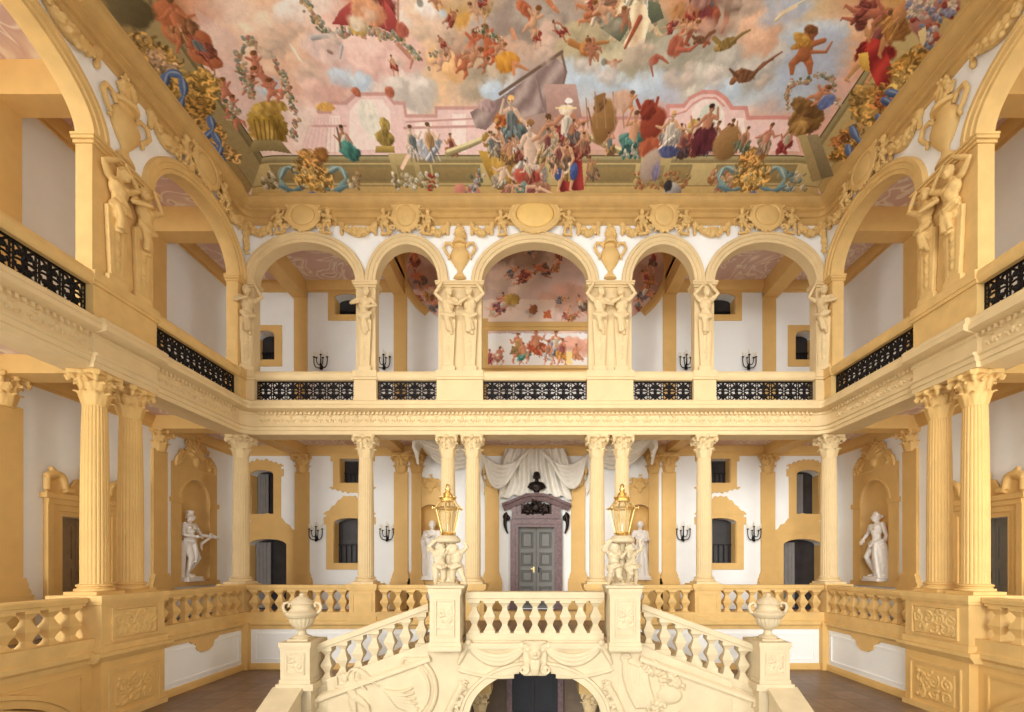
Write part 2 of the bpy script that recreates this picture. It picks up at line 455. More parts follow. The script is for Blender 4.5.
# ---- upper order: arcades
ARB = [(-230, 51, 40), (-128, 31.5, 38), (0, 53.5, 40), (128, 31.5, 38), (230, 51, 40)]
ARS = [(419.5, 52.5, 40), (242, 75, 40), (64.5, 52.5, 40)]
SP = 279
def arcade(f, arches, s0, s1, tag_):
    ops = [(c-a, c+a, 150, SP, b) for (c, a, b) in arches]
    piers = MB(f); piers.wall(s0, s1, FU, SP, -T, 0, [(a, b, FU, SP+1, 0) for (a, b, _, _, _) in ops])
    sp = MB(f); sp.wall(s0, s1, SP, 345, -T+.5, -.4, [(a-.3, b+.3, 150, SP, r+.3) for (a, b, _, _, r) in ops], 2.5)
    ar = MB(f)
    for (c, a, b) in arches:
        ar.sweep(arc(c, a, b, SP, 36), [(-.2,-T),(-.2,1.6),(2.5,1.6),(3,2.6),(6.5,2.6),(7,3.6),(9.5,3.6),(10.2,2.4),(10.2,-T)])
    # impost blocks on the piers
    im = MB(f); e = sorted([s0] + [v for (a, b, _, _, _) in ops for v in (a, b)] + [s1])
    for a, b in zip(e[::2], e[1::2]):
        if b-a < 1: continue
        im.box(a-1, b+1, SP-5, SP-3, -T-1, 1.6); im.box(a-2.4, b+2.4, SP-3, SP-1, -T-1, 3); im.box(a-3, b+3, SP-1, SP+.6, -T-1, 4)
    return piers, sp, ar, im, [(a, b) for a, b in zip(e[::2], e[1::2])]
k = 11
PIERS = {}
for nm, f, ars, s0, s1 in (('back', F_back, ARB, -HW, HW), ('left', F_left, ARS, Y0, D), ('right', F_right, ARS, Y0, D)):
    p, s_, a_, i_, e = arcade(f, ars, s0, s1, nm); PIERS[nm] = e
    mt_ = 'stucco' if nm == 'back' else 'gold_stucco'; struct('wall_arcade_piers_'+nm, p, mt_); struct('wall_arcade_'+nm, s_, 'white')  # side arcades painted deeper for the weaker light they get
    struct('trim_%d' % k, a_, mt_, 50); struct('trim_%d' % (k+1), i_, mt_); k += 2
    # parapet pedestals under the piers, with a rail cap
    pd = MB(f)
    for a, b in e:
        if b < 100 and nm != 'back': continue
        pd.box(a-1.5, b+1.5, FU-.2, 181.5, -T-1, 2); pd.box(a-2.6, b+2.6, 181.5, 184, -T-2, 3.4); pd.box(a-2.2, b+2.2, 184, 190.5, -T-2, 4)
        pd.box(a-2, b+2, FU-.2, 163, -T-1, 3)
    struct('trim_%d' % k, pd, mt_); k += 1
    # the stone rail over each iron grille
    rl = MB(f)
    for (c, a, b) in ars:
        rl.sweep([(c-a, 0), (c+a, 0)], [(181.3, 0)] and [(181.3,-6),(181.3,1),(183,2.5),(186,3),(188.6,2.6),(190,1.4),(190,-6)])
    struct('trim_%d' % k, rl, mt_); k += 1
    bs = MB(f)
    for (c, a, b) in ars: bs.box(c-a, c+a, FU-.3, 161.5, -7, 2)
    struct('trim_%d' % k, bs, mt_); k += 1
# ---- top cornice and the hall ceiling
TOP = [(-3,336.5),(0,336.5),(1.4,338),(1.4,340),(.6,340.6),(.6,342.6),(2.6,343.4),(2.6,346),(1.8,346.6),(1.8,348),(4.6,349.4),(4.6,351.2),(3.8,351.8),(7.6,353.6),(9.8,356),(10.6,358),(9.6,358.6),(12,360.5),(12,363),(-8,363),(-8,345),(-3,345)]
struct('trim_%d' % k, ring(UPR, TOP), 'cornice', 30); k += 1
TRIM = k
def softmin(a, b, q=14.0):
    h = np.clip(.5+.5*(b-a)/q, 0, 1); return b*(1-h)+a*h - q*h*(1-h)
def HC(X, Y):
    """height of the painted vault: a shallow cove rising from the cornice"""
    dx = HW - np.abs(X); dz = D - np.abs(Y-D/2) - D/2 if False else np.minimum(D-Y, Y+400)
    d = softmin(dx, dz) - 9.0
    t = np.clip(d/250.0, 0, 1)
    return 359.0 + 52*(1-(1-t)**2.2)
# ---------------------------------------------------------------- figures and ornament (each fused into one skin)
def V3(*a): return Vector(a)
def limb(mb, pts, rad, n=8):
    mb.tube(pts, rad, n)
    for p, r in ((pts[0], rad[0]), (pts[-1], rad[-1])): mb.ell(p, r*1.02, n=8, m=6)
    for p, r in list(zip(pts, rad))[1:-1]: mb.ell(p, r*1.04, n=8, m=6)
def hand(mb, w, d, H, k=1.0):
    """palm, four fingers of different lengths and a thumb, half curled along direction d"""
    d = Vector(d).normalized(); s = d.cross(V3(0,0,1)); s = s.normalized() if s.length > .1 else V3(1,0,0); u = s.cross(d)
    w = Vector(w); u0 = H*k
    mb.ell(w+d*.025*u0, (.022*u0, .022*u0, .022*u0), n=8, m=6)
    for i, L in enumerate((.045, .052, .049, .038)):
        o = w + d*.04*u0 + s*(.014*(i-1.5))*u0
        mb.tube([o, o+d*L*.6*u0, o+d*L*.95*u0-u*.02*u0], [.0075*u0, .007*u0, .0055*u0], 6)
    o = w + d*.015*u0 - s*.02*u0
    mb.tube([o, o+d*.025*u0-s*.018*u0, o+d*.045*u0-s*.02*u0-u*.008*u0], [.009*u0, .008*u0, .006*u0], 6)
def human(H, J=None, child=False, head_turn=0.0, hair='short', legs=True, hands=True):
    """a bare standing figure, base at the origin, facing -y; J overrides joints in fractions of H"""
    j = dict(head=(0,-.012,.932), neck=(0,.004,.845), chest=(0,0,.735), waist=(0,0,.625), pelvis=(0,.004,.54),
             shL=(-.108,0,.81), elL=(-.145,.01,.645), wrL=(-.14,-.04,.50), shR=(.108,0,.81), elR=(.145,.01,.645), wrR=(.14,-.04,.50),
             hiL=(-.055,0,.52), knL=(-.062,-.015,.285), anL=(-.062,.012,.05), hiR=(.055,0,.52), knR=(.062,-.015,.285), anR=(.062,.012,.05))
    if child:
        j.update(head=(0,-.02,.885), neck=(0,.0,.765), chest=(0,0,.665), waist=(0,-.012,.54), pelvis=(0,.008,.45),
                 shL=(-.115,0,.725), elL=(-.175,.01,.58), wrL=(-.16,-.06,.46), shR=(.115,0,.725), elR=(.175,.01,.58), wrR=(.16,-.06,.46),
                 hiL=(-.068,0,.41), knL=(-.08,-.03,.235), anL=(-.075,.01,.05), hiR=(.068,0,.41), knR=(.08,-.03,.235), anR=(.075,.01,.05))
    if J: j.update(J)
    p = {k: Vector(v)*H for k, v in j.items()}
    mb = MB(); c = 1.38 if child else 1.0; hr = .098 if child else .062
    def R(*a): return [v*H*c for v in a]
    hd = p['head']
    mb.ell(hd, (hr*.86*H, hr*1.0*H, hr*1.14*H), (0,0,head_turn), 14, 10)
    fx, fy = math.sin(head_turn), -math.cos(head_turn); ff = V3(fx, fy, 0); sx = V3(math.cos(head_turn), math.sin(head_turn), 0)
    mb.ell(hd+ff*hr*.45*H-V3(0,0,hr*.62*H), (hr*.52*H, hr*.52*H, hr*.5*H))               # jaw
    mb.tube([hd+ff*hr*.93*H+V3(0,0,hr*.18*H), hd+ff*hr*1.22*H-V3(0,0,hr*.22*H)], [hr*.1*H, hr*.19*H], 6)   # nose
    mb.ell(hd+ff*hr*.86*H-V3(0,0,hr*.52*H), (hr*.3*H, hr*.2*H, hr*.12*H))              # mouth
    for s in (-1, 1):
        mb.ell(hd+sx*s*hr*.36*H+ff*hr*.8*H+V3(0,0,hr*.24*H), (hr*.3*H, hr*.16*H, hr*.1*H))   # brow
        mb.ell(hd+sx*s*hr*.88*H-V3(0,0,hr*.05*H), (hr*.14*H, hr*.2*H, hr*.26*H))           # ear
    rr = random.Random(5)
    for i in range(16 if hair else 0):
        a = rr.uniform(0, 2*PI); e = rr.uniform(.1, 1.3)
        d = V3(math.cos(a)*math.cos(e), math.sin(a)*math.cos(e), math.sin(e))
        if d.dot(ff) > .55 and e < .75: continue
        mb.ell(hd+Vector((d.x*hr*.82, d.y*hr*.95, d.z*hr*1.08))*H, hr*.3*H)
    if hair == 'bun': mb.ell(hd-ff*hr*1.1*H+V3(0,0,hr*.2*H), hr*.5*H); mb.ell(hd+V3(0,0,hr*1.2*H), (hr*.5*H, hr*.5*H, hr*.3*H))
    if hair == 'crown': mb.lathe([(hr*.8*H, hd.z+hr*.75*H), (hr*.95*H, hd.z+hr*1.55*H), (hr*.3*H, hd.z+hr*1.4*H)], 12, (hd.x, hd.y))
    mb.tube([p['chest'].lerp(p['neck'], .5), p['neck'], p['neck'].lerp(hd, .6)], R(.046, .034, .032), 10)
    def axis(a, b): return (p[b]-p[a])
    sw = (p['shR']-p['shL']); ang = math.atan2(sw.y, sw.x)
    tilt = math.atan2(sw.z, max(1e-6, sw.xy.length))
    mb.ell(p['chest'], R(.100, .068, .105), (0, -tilt, ang), 14, 9)
    mb.tube([p['shL'], p['chest'].lerp(p['neck'], .6), p['shR']], R(.036, .046, .036), 8)
    mb.tube([p['chest'], p['waist'], p['pelvis']], R(.082, .068, .084), 12, .78)
    mb.ell(p['waist']+V3(0,-.008*H,0), R(.078, .056, .085) if not child else R(.082,.075,.08), None, 12, 8)
    mb.ell(p['pelvis'], R(.094, .070, .072), None, 12, 8)
    for s in ('L', 'R'):
        m = -1 if s == 'L' else 1
        mb.ell(p['chest']+V3(m*.042*H*c, -.045*H*c, .025*H), R(.045, .03, .036))
        limb(mb, [p['sh'+s], p['sh'+s].lerp(p['el'+s], .4), p['el'+s], p['el'+s].lerp(p['wr'+s], .3), p['wr'+s]], R(.038, .035, .027, .029, .019))
        if hands: hand(mb, p['wr'+s], p['wr'+s]-p['el'+s], H, 1.25 if not child else 1.3)
        if legs:
            mb.ell(p['hi'+s]+V3(0,.028*H,-.005*H), R(.062, .058, .06))
            limb(mb, [p['hi'+s], p['hi'+s].lerp(p['kn'+s], .35), p['kn'+s], p['kn'+s].lerp(p['an'+s], .3), p['an'+s]], R(.064, .060, .042, .044, .024))
            a = p['an'+s]; f = V3(m*.25, -1, 0).normalized()
            mb.tube([a-f*.02*H*c-V3(0,0,.02*H), a+f*.05*H*c-V3(0,0,.028*H), a+f*.105*H*c-V3(0,0,.036*H)], R(.022, .022, .013), 8)
    return mb, p
def drape(mb, pts, r, folds=3, seed=1):
    """a bundle of cloth: parallel folds along pts"""
    rr = random.Random(seed)
    for k in range(folds):
        o = V3(rr.uniform(-1,1), rr.uniform(-.6,.6), rr.uniform(-1,1))*r*.9
        mb.tube([Vector(p)+o*(.5+.8*i/max(1,len(pts)-1)) for i, p in enumerate(pts)], [r*rr.uniform(.6,1.0)]*len(pts), 8)
def spiral(mb, c, r0, turns, r, plane='xz', a0=0.0, sgn=1, n=22, taper=.35):
    pts, rad = [], []
    for i in range(n+1):
        u = i/n; a = a0 + sgn*turns*2*PI*u; q = r0*(1-.82*u)
        x, z = q*math.cos(a), q*math.sin(a)
        pts.append((c[0]+x, c[1], c[2]+z)); rad.append(r*(1-(1-taper)*u))
    mb.tube(pts, rad, 8); mb.ell(pts[-1], r*.9)
def curve(p0, p1, p2, n=10):
    p0, p1, p2 = Vector(p0), Vector(p1), Vector(p2)
    return [p0*(1-t)**2 + p1*2*t*(1-t) + p2*t*t for t in [i/n for i in range(n+1)]]
def leafy(mb, c, r, n, seed, dy=1.0, size=.34):
    rr = random.Random(seed)
    for i in range(n):
        a = rr.uniform(0, 2*PI); q = r*math.sqrt(rr.random())
        mb.ell((c[0]+q*math.cos(a), c[1]-rr.uniform(.1, dy), c[2]+q*math.sin(a)), (r*size*rr.uniform(.6,1.2), r*size*.7, r*size*rr.uniform(.5,.9)), (0, rr.uniform(0,3), 0), 8, 6)
def garland_mb(w, sag, r, seed=3, n=None):
    """a festoon of flowers hanging from (-w, 0) to (w, 0)"""
    mb = MB(); rr = random.Random(seed); n = n or int(w*1.3)
    P = [V3(-w + 2*w*i/n, -r*.5, -sag*(1-((2*i/n-1)**2))) for i in range(n+1)]
    R = [r*(.45+.6*(1-abs(2*i/n-1))) for i in range(n+1)]
    mb.tube(P, R, 8)
    for p, q in zip(P, R):
        for _ in range(4):
            mb.ell(p+V3(rr.uniform(-1,1)*q, -rr.uniform(.2,.9)*q, rr.uniform(-1,1)*q), q*rr.uniform(.38,.6), n=7, m=5)
    for s in (-1, 1):
        mb.tube(curve((s*w,-1,0), (s*w*1.04,-1.4,-sag*.5), (s*w*.96,-1,-sag*1.15), 6), [r*.55, r*.5, r*.45, r*.4, r*.5, r*.55, r*.3], 7)
        mb.ell((s*w, -1.2, .3), r*.8)
    return mb
def putto_mb(H, J=None, turn=0.0, wings=False):
    mb, p = human(H, J, True, turn, 'short', True, False)
    if wings:
        for s in (-1, 1):
            for k in range(4):
                mb.tube(curve(p['chest']+V3(s*.06*H,.09*H,.03*H), p['chest']+V3(s*(.22+.03*k)*H,.14*H,(.2-.05*k)*H), p['chest']+V3(s*(.3-.02*k)*H,.12*H,(.02-.11*k)*H), 6), [.03*H,.035*H,.035*H,.03*H,.025*H,.02*H,.012*H], 6)
    return mb
def cartouche(kind):
    """oval shield in a scrolled frame with leaves; base at its foot"""
    a, b = {'large': (20, 14.5), 'wide': (13, 11), 'round': (10.5, 11.5)}[kind]
    med = MB(); med.ell((0, -1.5, b+5), (a*.92, 3.0, b*.92), None, 28, 12)
    fr = MB(); n = 40
    for rr_, q in ((1.02, 2.0), (1.2, 1.5)):
        pts = [(a*rr_*math.cos(2*PI*i/n), -1.2, b+5+b*rr_*math.sin(2*PI*i/n)) for i in range(n+1)]
        fr.tube(pts, q, 8)
    pts = [(a*1.1*math.cos(2*PI*i/n), -.2, b+5+b*1.1*math.sin(2*PI*i/n)) for i in range(n+1)]; fr.tube(pts, 2.4, 8)
    for s in (-1, 1):
        spiral(fr, (s*a*1.05, -1.6, b*2+4.0), 4.0, 1.2, 1.3, a0=PI/2, sgn=-s)
        spiral(fr, (s*a*1.25, -1.6, 4.5), 4.2, 1.2, 1.3, a0=-PI/2, sgn=s)
        leafy(fr, (s*a*1.25, -.6, b+5), 4.5, 12, 4+s); leafy(fr, (s*a*.75, -.6, b*2+6), 4.0, 10, 8+s); leafy(fr, (s*a*.6, -.6, 2.5), 3.5, 9, 12+s)
    leafy(fr, (0, -.6, 2*b+8), 4.5, 16, 21); leafy(fr, (0, -.6, 2), 4.0, 12, 23)
    fr.ell((0,-1.5,2*b+7), (4,2,3.4))
    return med, fuse(fr, .62, 1, 'scroll_frame')
def capital_mesh():
    mb = MB()
    mb.lathe([(6.3,0),(6.9,.4),(6.9,1.4),(6.3,1.8),(6.4,8),(7.0,14),(8.6,19),(9.2,20.6),(3,20.8)], 24)
    def leaf(ang, z0, h, out, w):
        vs, fs = [], []
        path = [(6.4,0,.8),(7.2,.35,1.0),(8.0,.7,1.0),(9.4+out*.3,.95,.85),(10.0+out*.8,.93,.6),(9.9+out,.8,.25)]
        ca, sa = math.cos(ang), math.sin(ang)
        for (r, fz, fw) in path:
            for (dw, dr) in ((-1,-.15),(-.55,.5),(0,1.0),(.55,.5),(1,-.15),(.5,-.5),(-.5,-.5)):
                x = r + dr*.9; y = dw*w*fw
                vs.append((x*ca-y*sa, x*sa+y*ca, z0+fz*h))
        k = 7
        for i in range(len(path)-1):
            for q in range(k): fs.append((i*k+q, i*k+(q+1) % k, (i+1)*k+(q+1) % k, (i+1)*k+q))
        fs.append(tuple(range(k))[::-1]); fs.append(tuple((len(path)-1)*k+q for q in range(k)))
        mb.add(vs, fs)
    for k in range(8): leaf(2*PI*k/8, 1.5, 9, .6, 2.3)
    for k in range(8): leaf(2*PI*(k+.5)/8, 2, 15.5, 1.2, 2.3)
    for k in range(4):
        a = PI/4+PI/2*k; d = V3(math.cos(a), math.sin(a), 0)
        mb.tube([d*7+V3(0,0,12), d*9.5+V3(0,0,17.5), d*12.5+V3(0,0,19.5), d*14.2+V3(0,0,18), d*13.4+V3(0,0,16.2), d*12+V3(0,0,16.8)], [1.0,1.2,1.5,1.6,1.5,1.2], 8)
        a = PI/2*k; d = V3(math.cos(a), math.sin(a), 0); e = V3(-d.y, d.x, 0)
        mb.ell(d*10.3+V3(0,0,20.6), (2.2,2.2,2.2))
        for s in (-1, 1): mb.tube([d*8+e*s*1+V3(0,0,13), d*9.3+e*s*2.5+V3(0,0,18), d*9.6+e*s*.8+V3(0,0,18.6)], [.9,1.0,.9], 6)
    pts = []
    for k in range(4):
        a = PI/4+PI/2*k
        for off in (-.13, .13): pts.append((14.6*math.cos(a+off), 14.6*math.sin(a+off)))
        for u in (.25, .5, .75):
            b = a+.13+(PI/2-.26)*u; r = 14.6*math.cos(PI/4-.13)/math.cos(b-(a+PI/4)) - 1.6*math.sin(PI*u)
            pts.append((r*math.cos(b), r*math.sin(b)))
    mb.prism(pts, 20.2, 23, 2)
    return fuse(mb, .6, 1, 'capital')
CAP = capital_mesh()
def pediment_poly(half):
    return half + [(-x, z) for (x, z) in half[::-1] if abs(x) > 1e-6]
# ---------------------------------------------------------------- columns
def column_proto():
    t = thing('column', (0,0,-22))
    b = MB(); b.box(-11,11,-11,11,0,2.2)
    b.lathe([(9.5,2.1),(10.8,2.4),(11,3.2),(10.8,4),(9.4,4.3),(9.0,5),(9.4,5.5),(9.9,5.9),(9.9,6.6),(9.2,7),(8.2,7.2)], 32)
    part(t, 'base', b, 'stucco', 40)
    sh = MB(); fl = lambda k: (1.0, .985, .93, .985)[k % 4]
    sh.lathe([(8.3,7),(7.9,8.2),(7.9,40),(7.75,70),(7.4,100),(6.9,122),(6.8,127.4)], 88, flute=fl)
    part(t, 'shaft', sh, 'stucco', 30)
    c = part(t, 'capital', CAP, 'stucco'); c.location = (0, 0, 127*S)
    return t
COLS = [(-300,494,'back','corner where the left side gallery meets the rear gallery'),(-172.5,494,'back','left of the staircase, second from the left corner'),
        (-88.8,494,'back','outer one of the pair behind the left lantern'),(-63.3,494,'back','inner one of the pair left of the grey door'),
        (63.3,494,'back','inner one of the pair right of the grey door'),(88.8,494,'back','outer one of the pair behind the right lantern'),
        (172.5,494,'back','right of the staircase, second from the right corner'),(300,494,'back','corner where the right side gallery meets the rear gallery'),
        (-300,330,'left','nearer one of the pair on the left pedestal'),(-300,359,'left','farther one of the pair on the left pedestal'),
        (300,330,'right','nearer one of the pair on the right pedestal'),(300,359,'right','farther one of the pair on the right pedestal')]
proto = column_proto()
for i, (x, y, w, lab) in enumerate(COLS):
    o = proto if i == 0 else dup(proto)
    if i >= 8:
        for ch in o.children:
            if i == 8: ch.data = ch.data.copy(); ch.data.materials[0] = M['shaded_stucco']; SIDE = globals().setdefault('SIDE', {}); SIDE[ch.name.split('.')[0]] = ch.data
            else: ch.data = SIDE[ch.name.split('.')[0]]
    o.location = wp((x, y, -22)); tag(o, 'fluted yellow column with leafy capital, ' + lab, 'column', 'columns of the lower gallery')
# pedestals that carry the columns
def pedestal(x0, x1, y0, y1, h0, label, mt='gold_stucco', panels=()):
    mb = MB(); mb.box(x0, x1, y0, y1, h0, -26)
    t = thing('column_pedestal', ((x0+x1)/2, (y0+y1)/2, h0), label=label, cat='pedestal', group='pedestals under the columns')
    a = ((x0+x1)/2, (y0+y1)/2, h0)
    body = MB(); body.box(x0, x1, y0, y1, h0, -26); part(t, 'body', body, mt, at=a)
    cap = MB(); cap.box(x0-1.5, x1+1.5, y0-1.5, y1+1.5, -28, -26); cap.box(x0-2.4, x1+2.4, y0-2.4, y1+2.4, -26, -22); part(t, 'cap', cap, mt, at=a)
    ft = MB(); ft.box(x0-1.6, x1+1.6, y0-1.6, y1+1.6, h0, h0+5); part(t, 'foot', ft, mt, at=a)
    return t, a
for sg in (-1, 1):
    sd = 'left' if sg < 0 else 'right'
    for (xc, w, lab) in ((172.5, 13, 'stone pedestal in the rear balustrade, under the single column %s of the staircase' % sd), (76, 25, 'wide stone pedestal under the column pair behind the %s lantern' % sd)):
        t, a = pedestal(sg*xc-w, sg*xc+w, D-1.5, D+22, -59, lab)
        fr = MB(F_back); s0, s1 = sg*xc-w+3, sg*xc+w-3
        fr.sweep([(s0,-51),(s1,-51),(s1,-31),(s0,-31)], [(0,1),(0,2.2),(1.4,2.2),(1.4,1)], True); part(t, 'panel_frame', fr, 'gold_stucco', at=a)
    x = sorted((sg*(HW+1), sg*(HW+24)))
    t, a = pedestal(x[0], x[1], D-1, D+22, -59, 'stone pedestal under the column in the %s corner of the hall' % sd)
    # the wide pedestal under the side pair, with carved panels, and the panelled pier below it
    x = sorted((sg*(HW-6), sg*(HW+26)))
    t, a = pedestal(x[0], x[1], 317, 371, -60, 'wide stone pedestal with a carved panel under the paired columns on the %s' % sd)
    f = F_left if sg < 0 else F_right
    fr = MB(f); fr.sweep([(324,-53),(364,-53),(364,-31),(324,-31)], [(0,5),(0,7.4),(1.2,7.4),(1.2,5)], True); part(t, 'panel_frame', fr, 'gold_stucco', at=a)
    rel = MB(); rr = random.Random(3)
    rel.box(-18,18,-.4,1,-9.5,9.5)
    for k in range(4):
        spiral(rel, (-13.5+9*k, -.5, 2), 4.6, 1.5, .8, a0=rr.uniform(0,6), sgn=(-1)**k, n=26); spiral(rel, (-9+9*k if k < 3 else 14, -.5, -5), 3.6, 1.3, .7, a0=rr.uniform(0,6), sgn=-(-1)**k)
    for k in range(26): rel.ell((rr.uniform(-17,17), -.5, rr.uniform(-9,9)), (rr.uniform(.8,2), .9, rr.uniform(.6,1.4)), (0,rr.uniform(0,3),0), 8, 6)
    r_ = part(t, 'carved_panel', fuse(rel, .45, 1), 'gold_stucco'); r_.location = (Vector(on(sd, 344, -42, 6.2))-Vector(a))*S; r_.rotation_euler = (0,0,ROT[sd])
    mb = MB(); mb.box(x[0], x[1], 316.6, 371, FL, -66); struct('wall_pier_'+sd, mb, 'ochre')
    mb = MB(f); mb.sweep([(322,-104),(366,-104),(366,-72),(322,-72)], [(0,5.8),(0,7),(1.4,7),(1.4,5.8)], True)
    mb.sweep([(312,0),(376,0)], [(-66,0),(-66,6.5),(-64,8),(-62,9.5),(-59.5,9.5),(-59.5,0)])
    mb.box(316, 372, FL, FL+4, 0, 8)
    struct('trim_%d' % TRIM, mb, 'gold_stucco'); TRIM += 1
    rel = MB(); rel.box(-17,17,-.3,1,-11,11)
    for k in range(3): spiral(rel, (-11+11*k, -.4, 3), 5, 1.6, .8, a0=k, sgn=(-1)**k, n=26); spiral(rel, (-11+11*k, -.4, -6), 4, 1.4, .7, a0=k+2, sgn=-(-1)**k)
    for k in range(22): rel.ell((rr.uniform(-15,15), -.4, rr.uniform(-10,10)), (rr.uniform(.8,2), .9, rr.uniform(.6,1.6)), (0,rr.uniform(0,3),0), 8, 6)
    o = link('carved_relief', fuse(rel, .45, 1), 'ochre'); o.location = wp(on(sd, 344, -88, 6.2)); o.rotation_euler = (0,0,ROT[sd])
    tag(o, 'carved scroll relief on the pier below the paired columns on the %s' % sd, 'relief', 'carved reliefs on the lower piers')
# ---------------------------------------------------------------- balustrades
def baluster_mesh(h, w):
    mb = MB(); q = w*.5*math.sqrt(2)
    prof = [(1,0),(1,.10),(.86,.13),(.72,.17),(.5,.24),(.44,.28),(.6,.36),(.88,.44),(1.0,.5),(.88,.56),(.6,.64),(.42,.73),(.42,.77),(.66,.84),(.86,.88),(1,.9),(1,1)]
    mb.lathe([(q*r*.7071, z*h) for r, z in prof], 4, phase=PI/4, square=True)
    return mb.mesh('baluster', smooth=20)
BAL = {}
def balustrade(label, s0, s1, n, frame, rz, top=-23, hb=24, w=8.4, plinth=8, mt='gold_stucco', slope=0.0, s_ref=None, thick=11, tback=-11, rail=5.5):
    """rail, plinth and a row of single balusters between s0 and s1; frame(s, h, t) puts them in the hall"""
    s_ref = s0 if s_ref is None else s_ref
    Z = lambda s: -slope*abs(s-s_ref)
    a = frame((s0+s1)/2, top-rail-hb-plinth+Z((s0+s1)/2), tback/2)
    t = thing('balustrade', a, label=label, cat='balustrade', group='stone balustrades')
    tb, tf = tback, tback+thick
    r = MB(frame); r.add([(s,h+Z(s),tt) for s in (s0,s1) for (h,tt) in ((top-rail,tb+1.4),(top-rail,tf-1.4),(top-rail+1.6,tf-1),(top-rail+2,tf),(top-.8,tf+.6),(top,tf),(top,tb),(top-.8,tb-.6),(top-rail+2,tb),(top-rail+1.6,tb+1))],
        [tuple(range(10)), tuple(range(10,20))] + [(i,(i+1)%10,10+(i+1)%10,10+i) for i in range(10)])
    part(t, 'rail', r, mt, 30, a)
    p = MB(frame); z1, z0 = top-rail-hb, top-rail-hb-plinth
    p.add([(s,h+Z(s),tt) for s in (s0,s1) for (h,tt) in ((z0,tb),(z0,tf),(z0+2.5,tf),(z0+3,tf-.9),(z1-1.4,tf-.9),(z1,tf-1.8),(z1,tb+1))],
        [tuple(range(7)), tuple(range(7,14))] + [(i,(i+1)%7,7+(i+1)%7,7+i) for i in range(7)])
    part(t, 'plinth', p, mt, 30, a)
    key = (hb, w, mt)
    if key not in BAL:
        BAL[key] = baluster_mesh(hb+2.4, w); BAL[key].materials.append(M[mt])
    for i in range(n):
        s = s0+(s1-s0)*(i+.5)/n
        q = Vector(frame(s, z1-1.2+Z(s), (tb+tf)/2))-Vector(a)
        o = bpy.data.objects.new('baluster', BAL[key]); C.objects.link(o); o.parent = t; o.location = q*S; o.rotation_euler = (0,0,rz)
    return t
for sg in (-1, 1):
    sd = 'left' if sg < 0 else 'right'; f = F_left if sg < 0 else F_right
    x = sorted((sg*(HW-1), sg*187)); balustrade('yellow rear balustrade between the %s corner column and the single column' % sd, x[0], x[1], 8, F_back, 0)
    x = sorted((sg*158, sg*105)); balustrade('short yellow rear balustrade between the single column and the %s lantern' % sd, x[0], x[1], 4, F_back, 0)
    balustrade('side balustrade above the white dado on the %s, beyond the paired columns' % sd, 374, 482, 8, f, 0)
    balustrade('near side balustrade on the %s, in front of the paired columns' % sd, 168, 314, 11, f, 0)
# ---------------------------------------------------------------- staircase
YS = 372.0
def F_st(s, h, t): return (s, YS-t, h)
st = thing('staircase', (0, YS, -190), label='cream stone staircase with arched landing and two flights, centre of the hall', cat='staircase')
sa = (0, YS, -190)
mb = MB(F_st); mb.wall(-82, 82, -190, -64, -8, 0, [(-51, 51, -190, -120, 37)], 2.5); part(st, 'landing_wall', mb, 'cream', 30, sa)
mb = MB(F_st); mb.sweep(arc(0, 51, 37, -120, 36), [(-.2,-8),(-.2,1.2),(4.5,1.2),(5,2.2),(7,2.2),(7.4,0),(7.4,-8)]); part(st, 'arch_moulding', mb, 'cream', 40, sa)
mb = MB(); mb.box(-82, 82, YS+2, D+6, -66, FG); part(st, 'landing_floor', mb, 'floor', None, sa)
mb = MB(F_st); mb.sweep([(-82,0),(82,0)], [(-70,-6),(-70,.6),(-68,1.6),(-66,3),(-62,3),(-62,-9)]); part(st, 'landing_cornice', mb, 'cream', 30, sa)
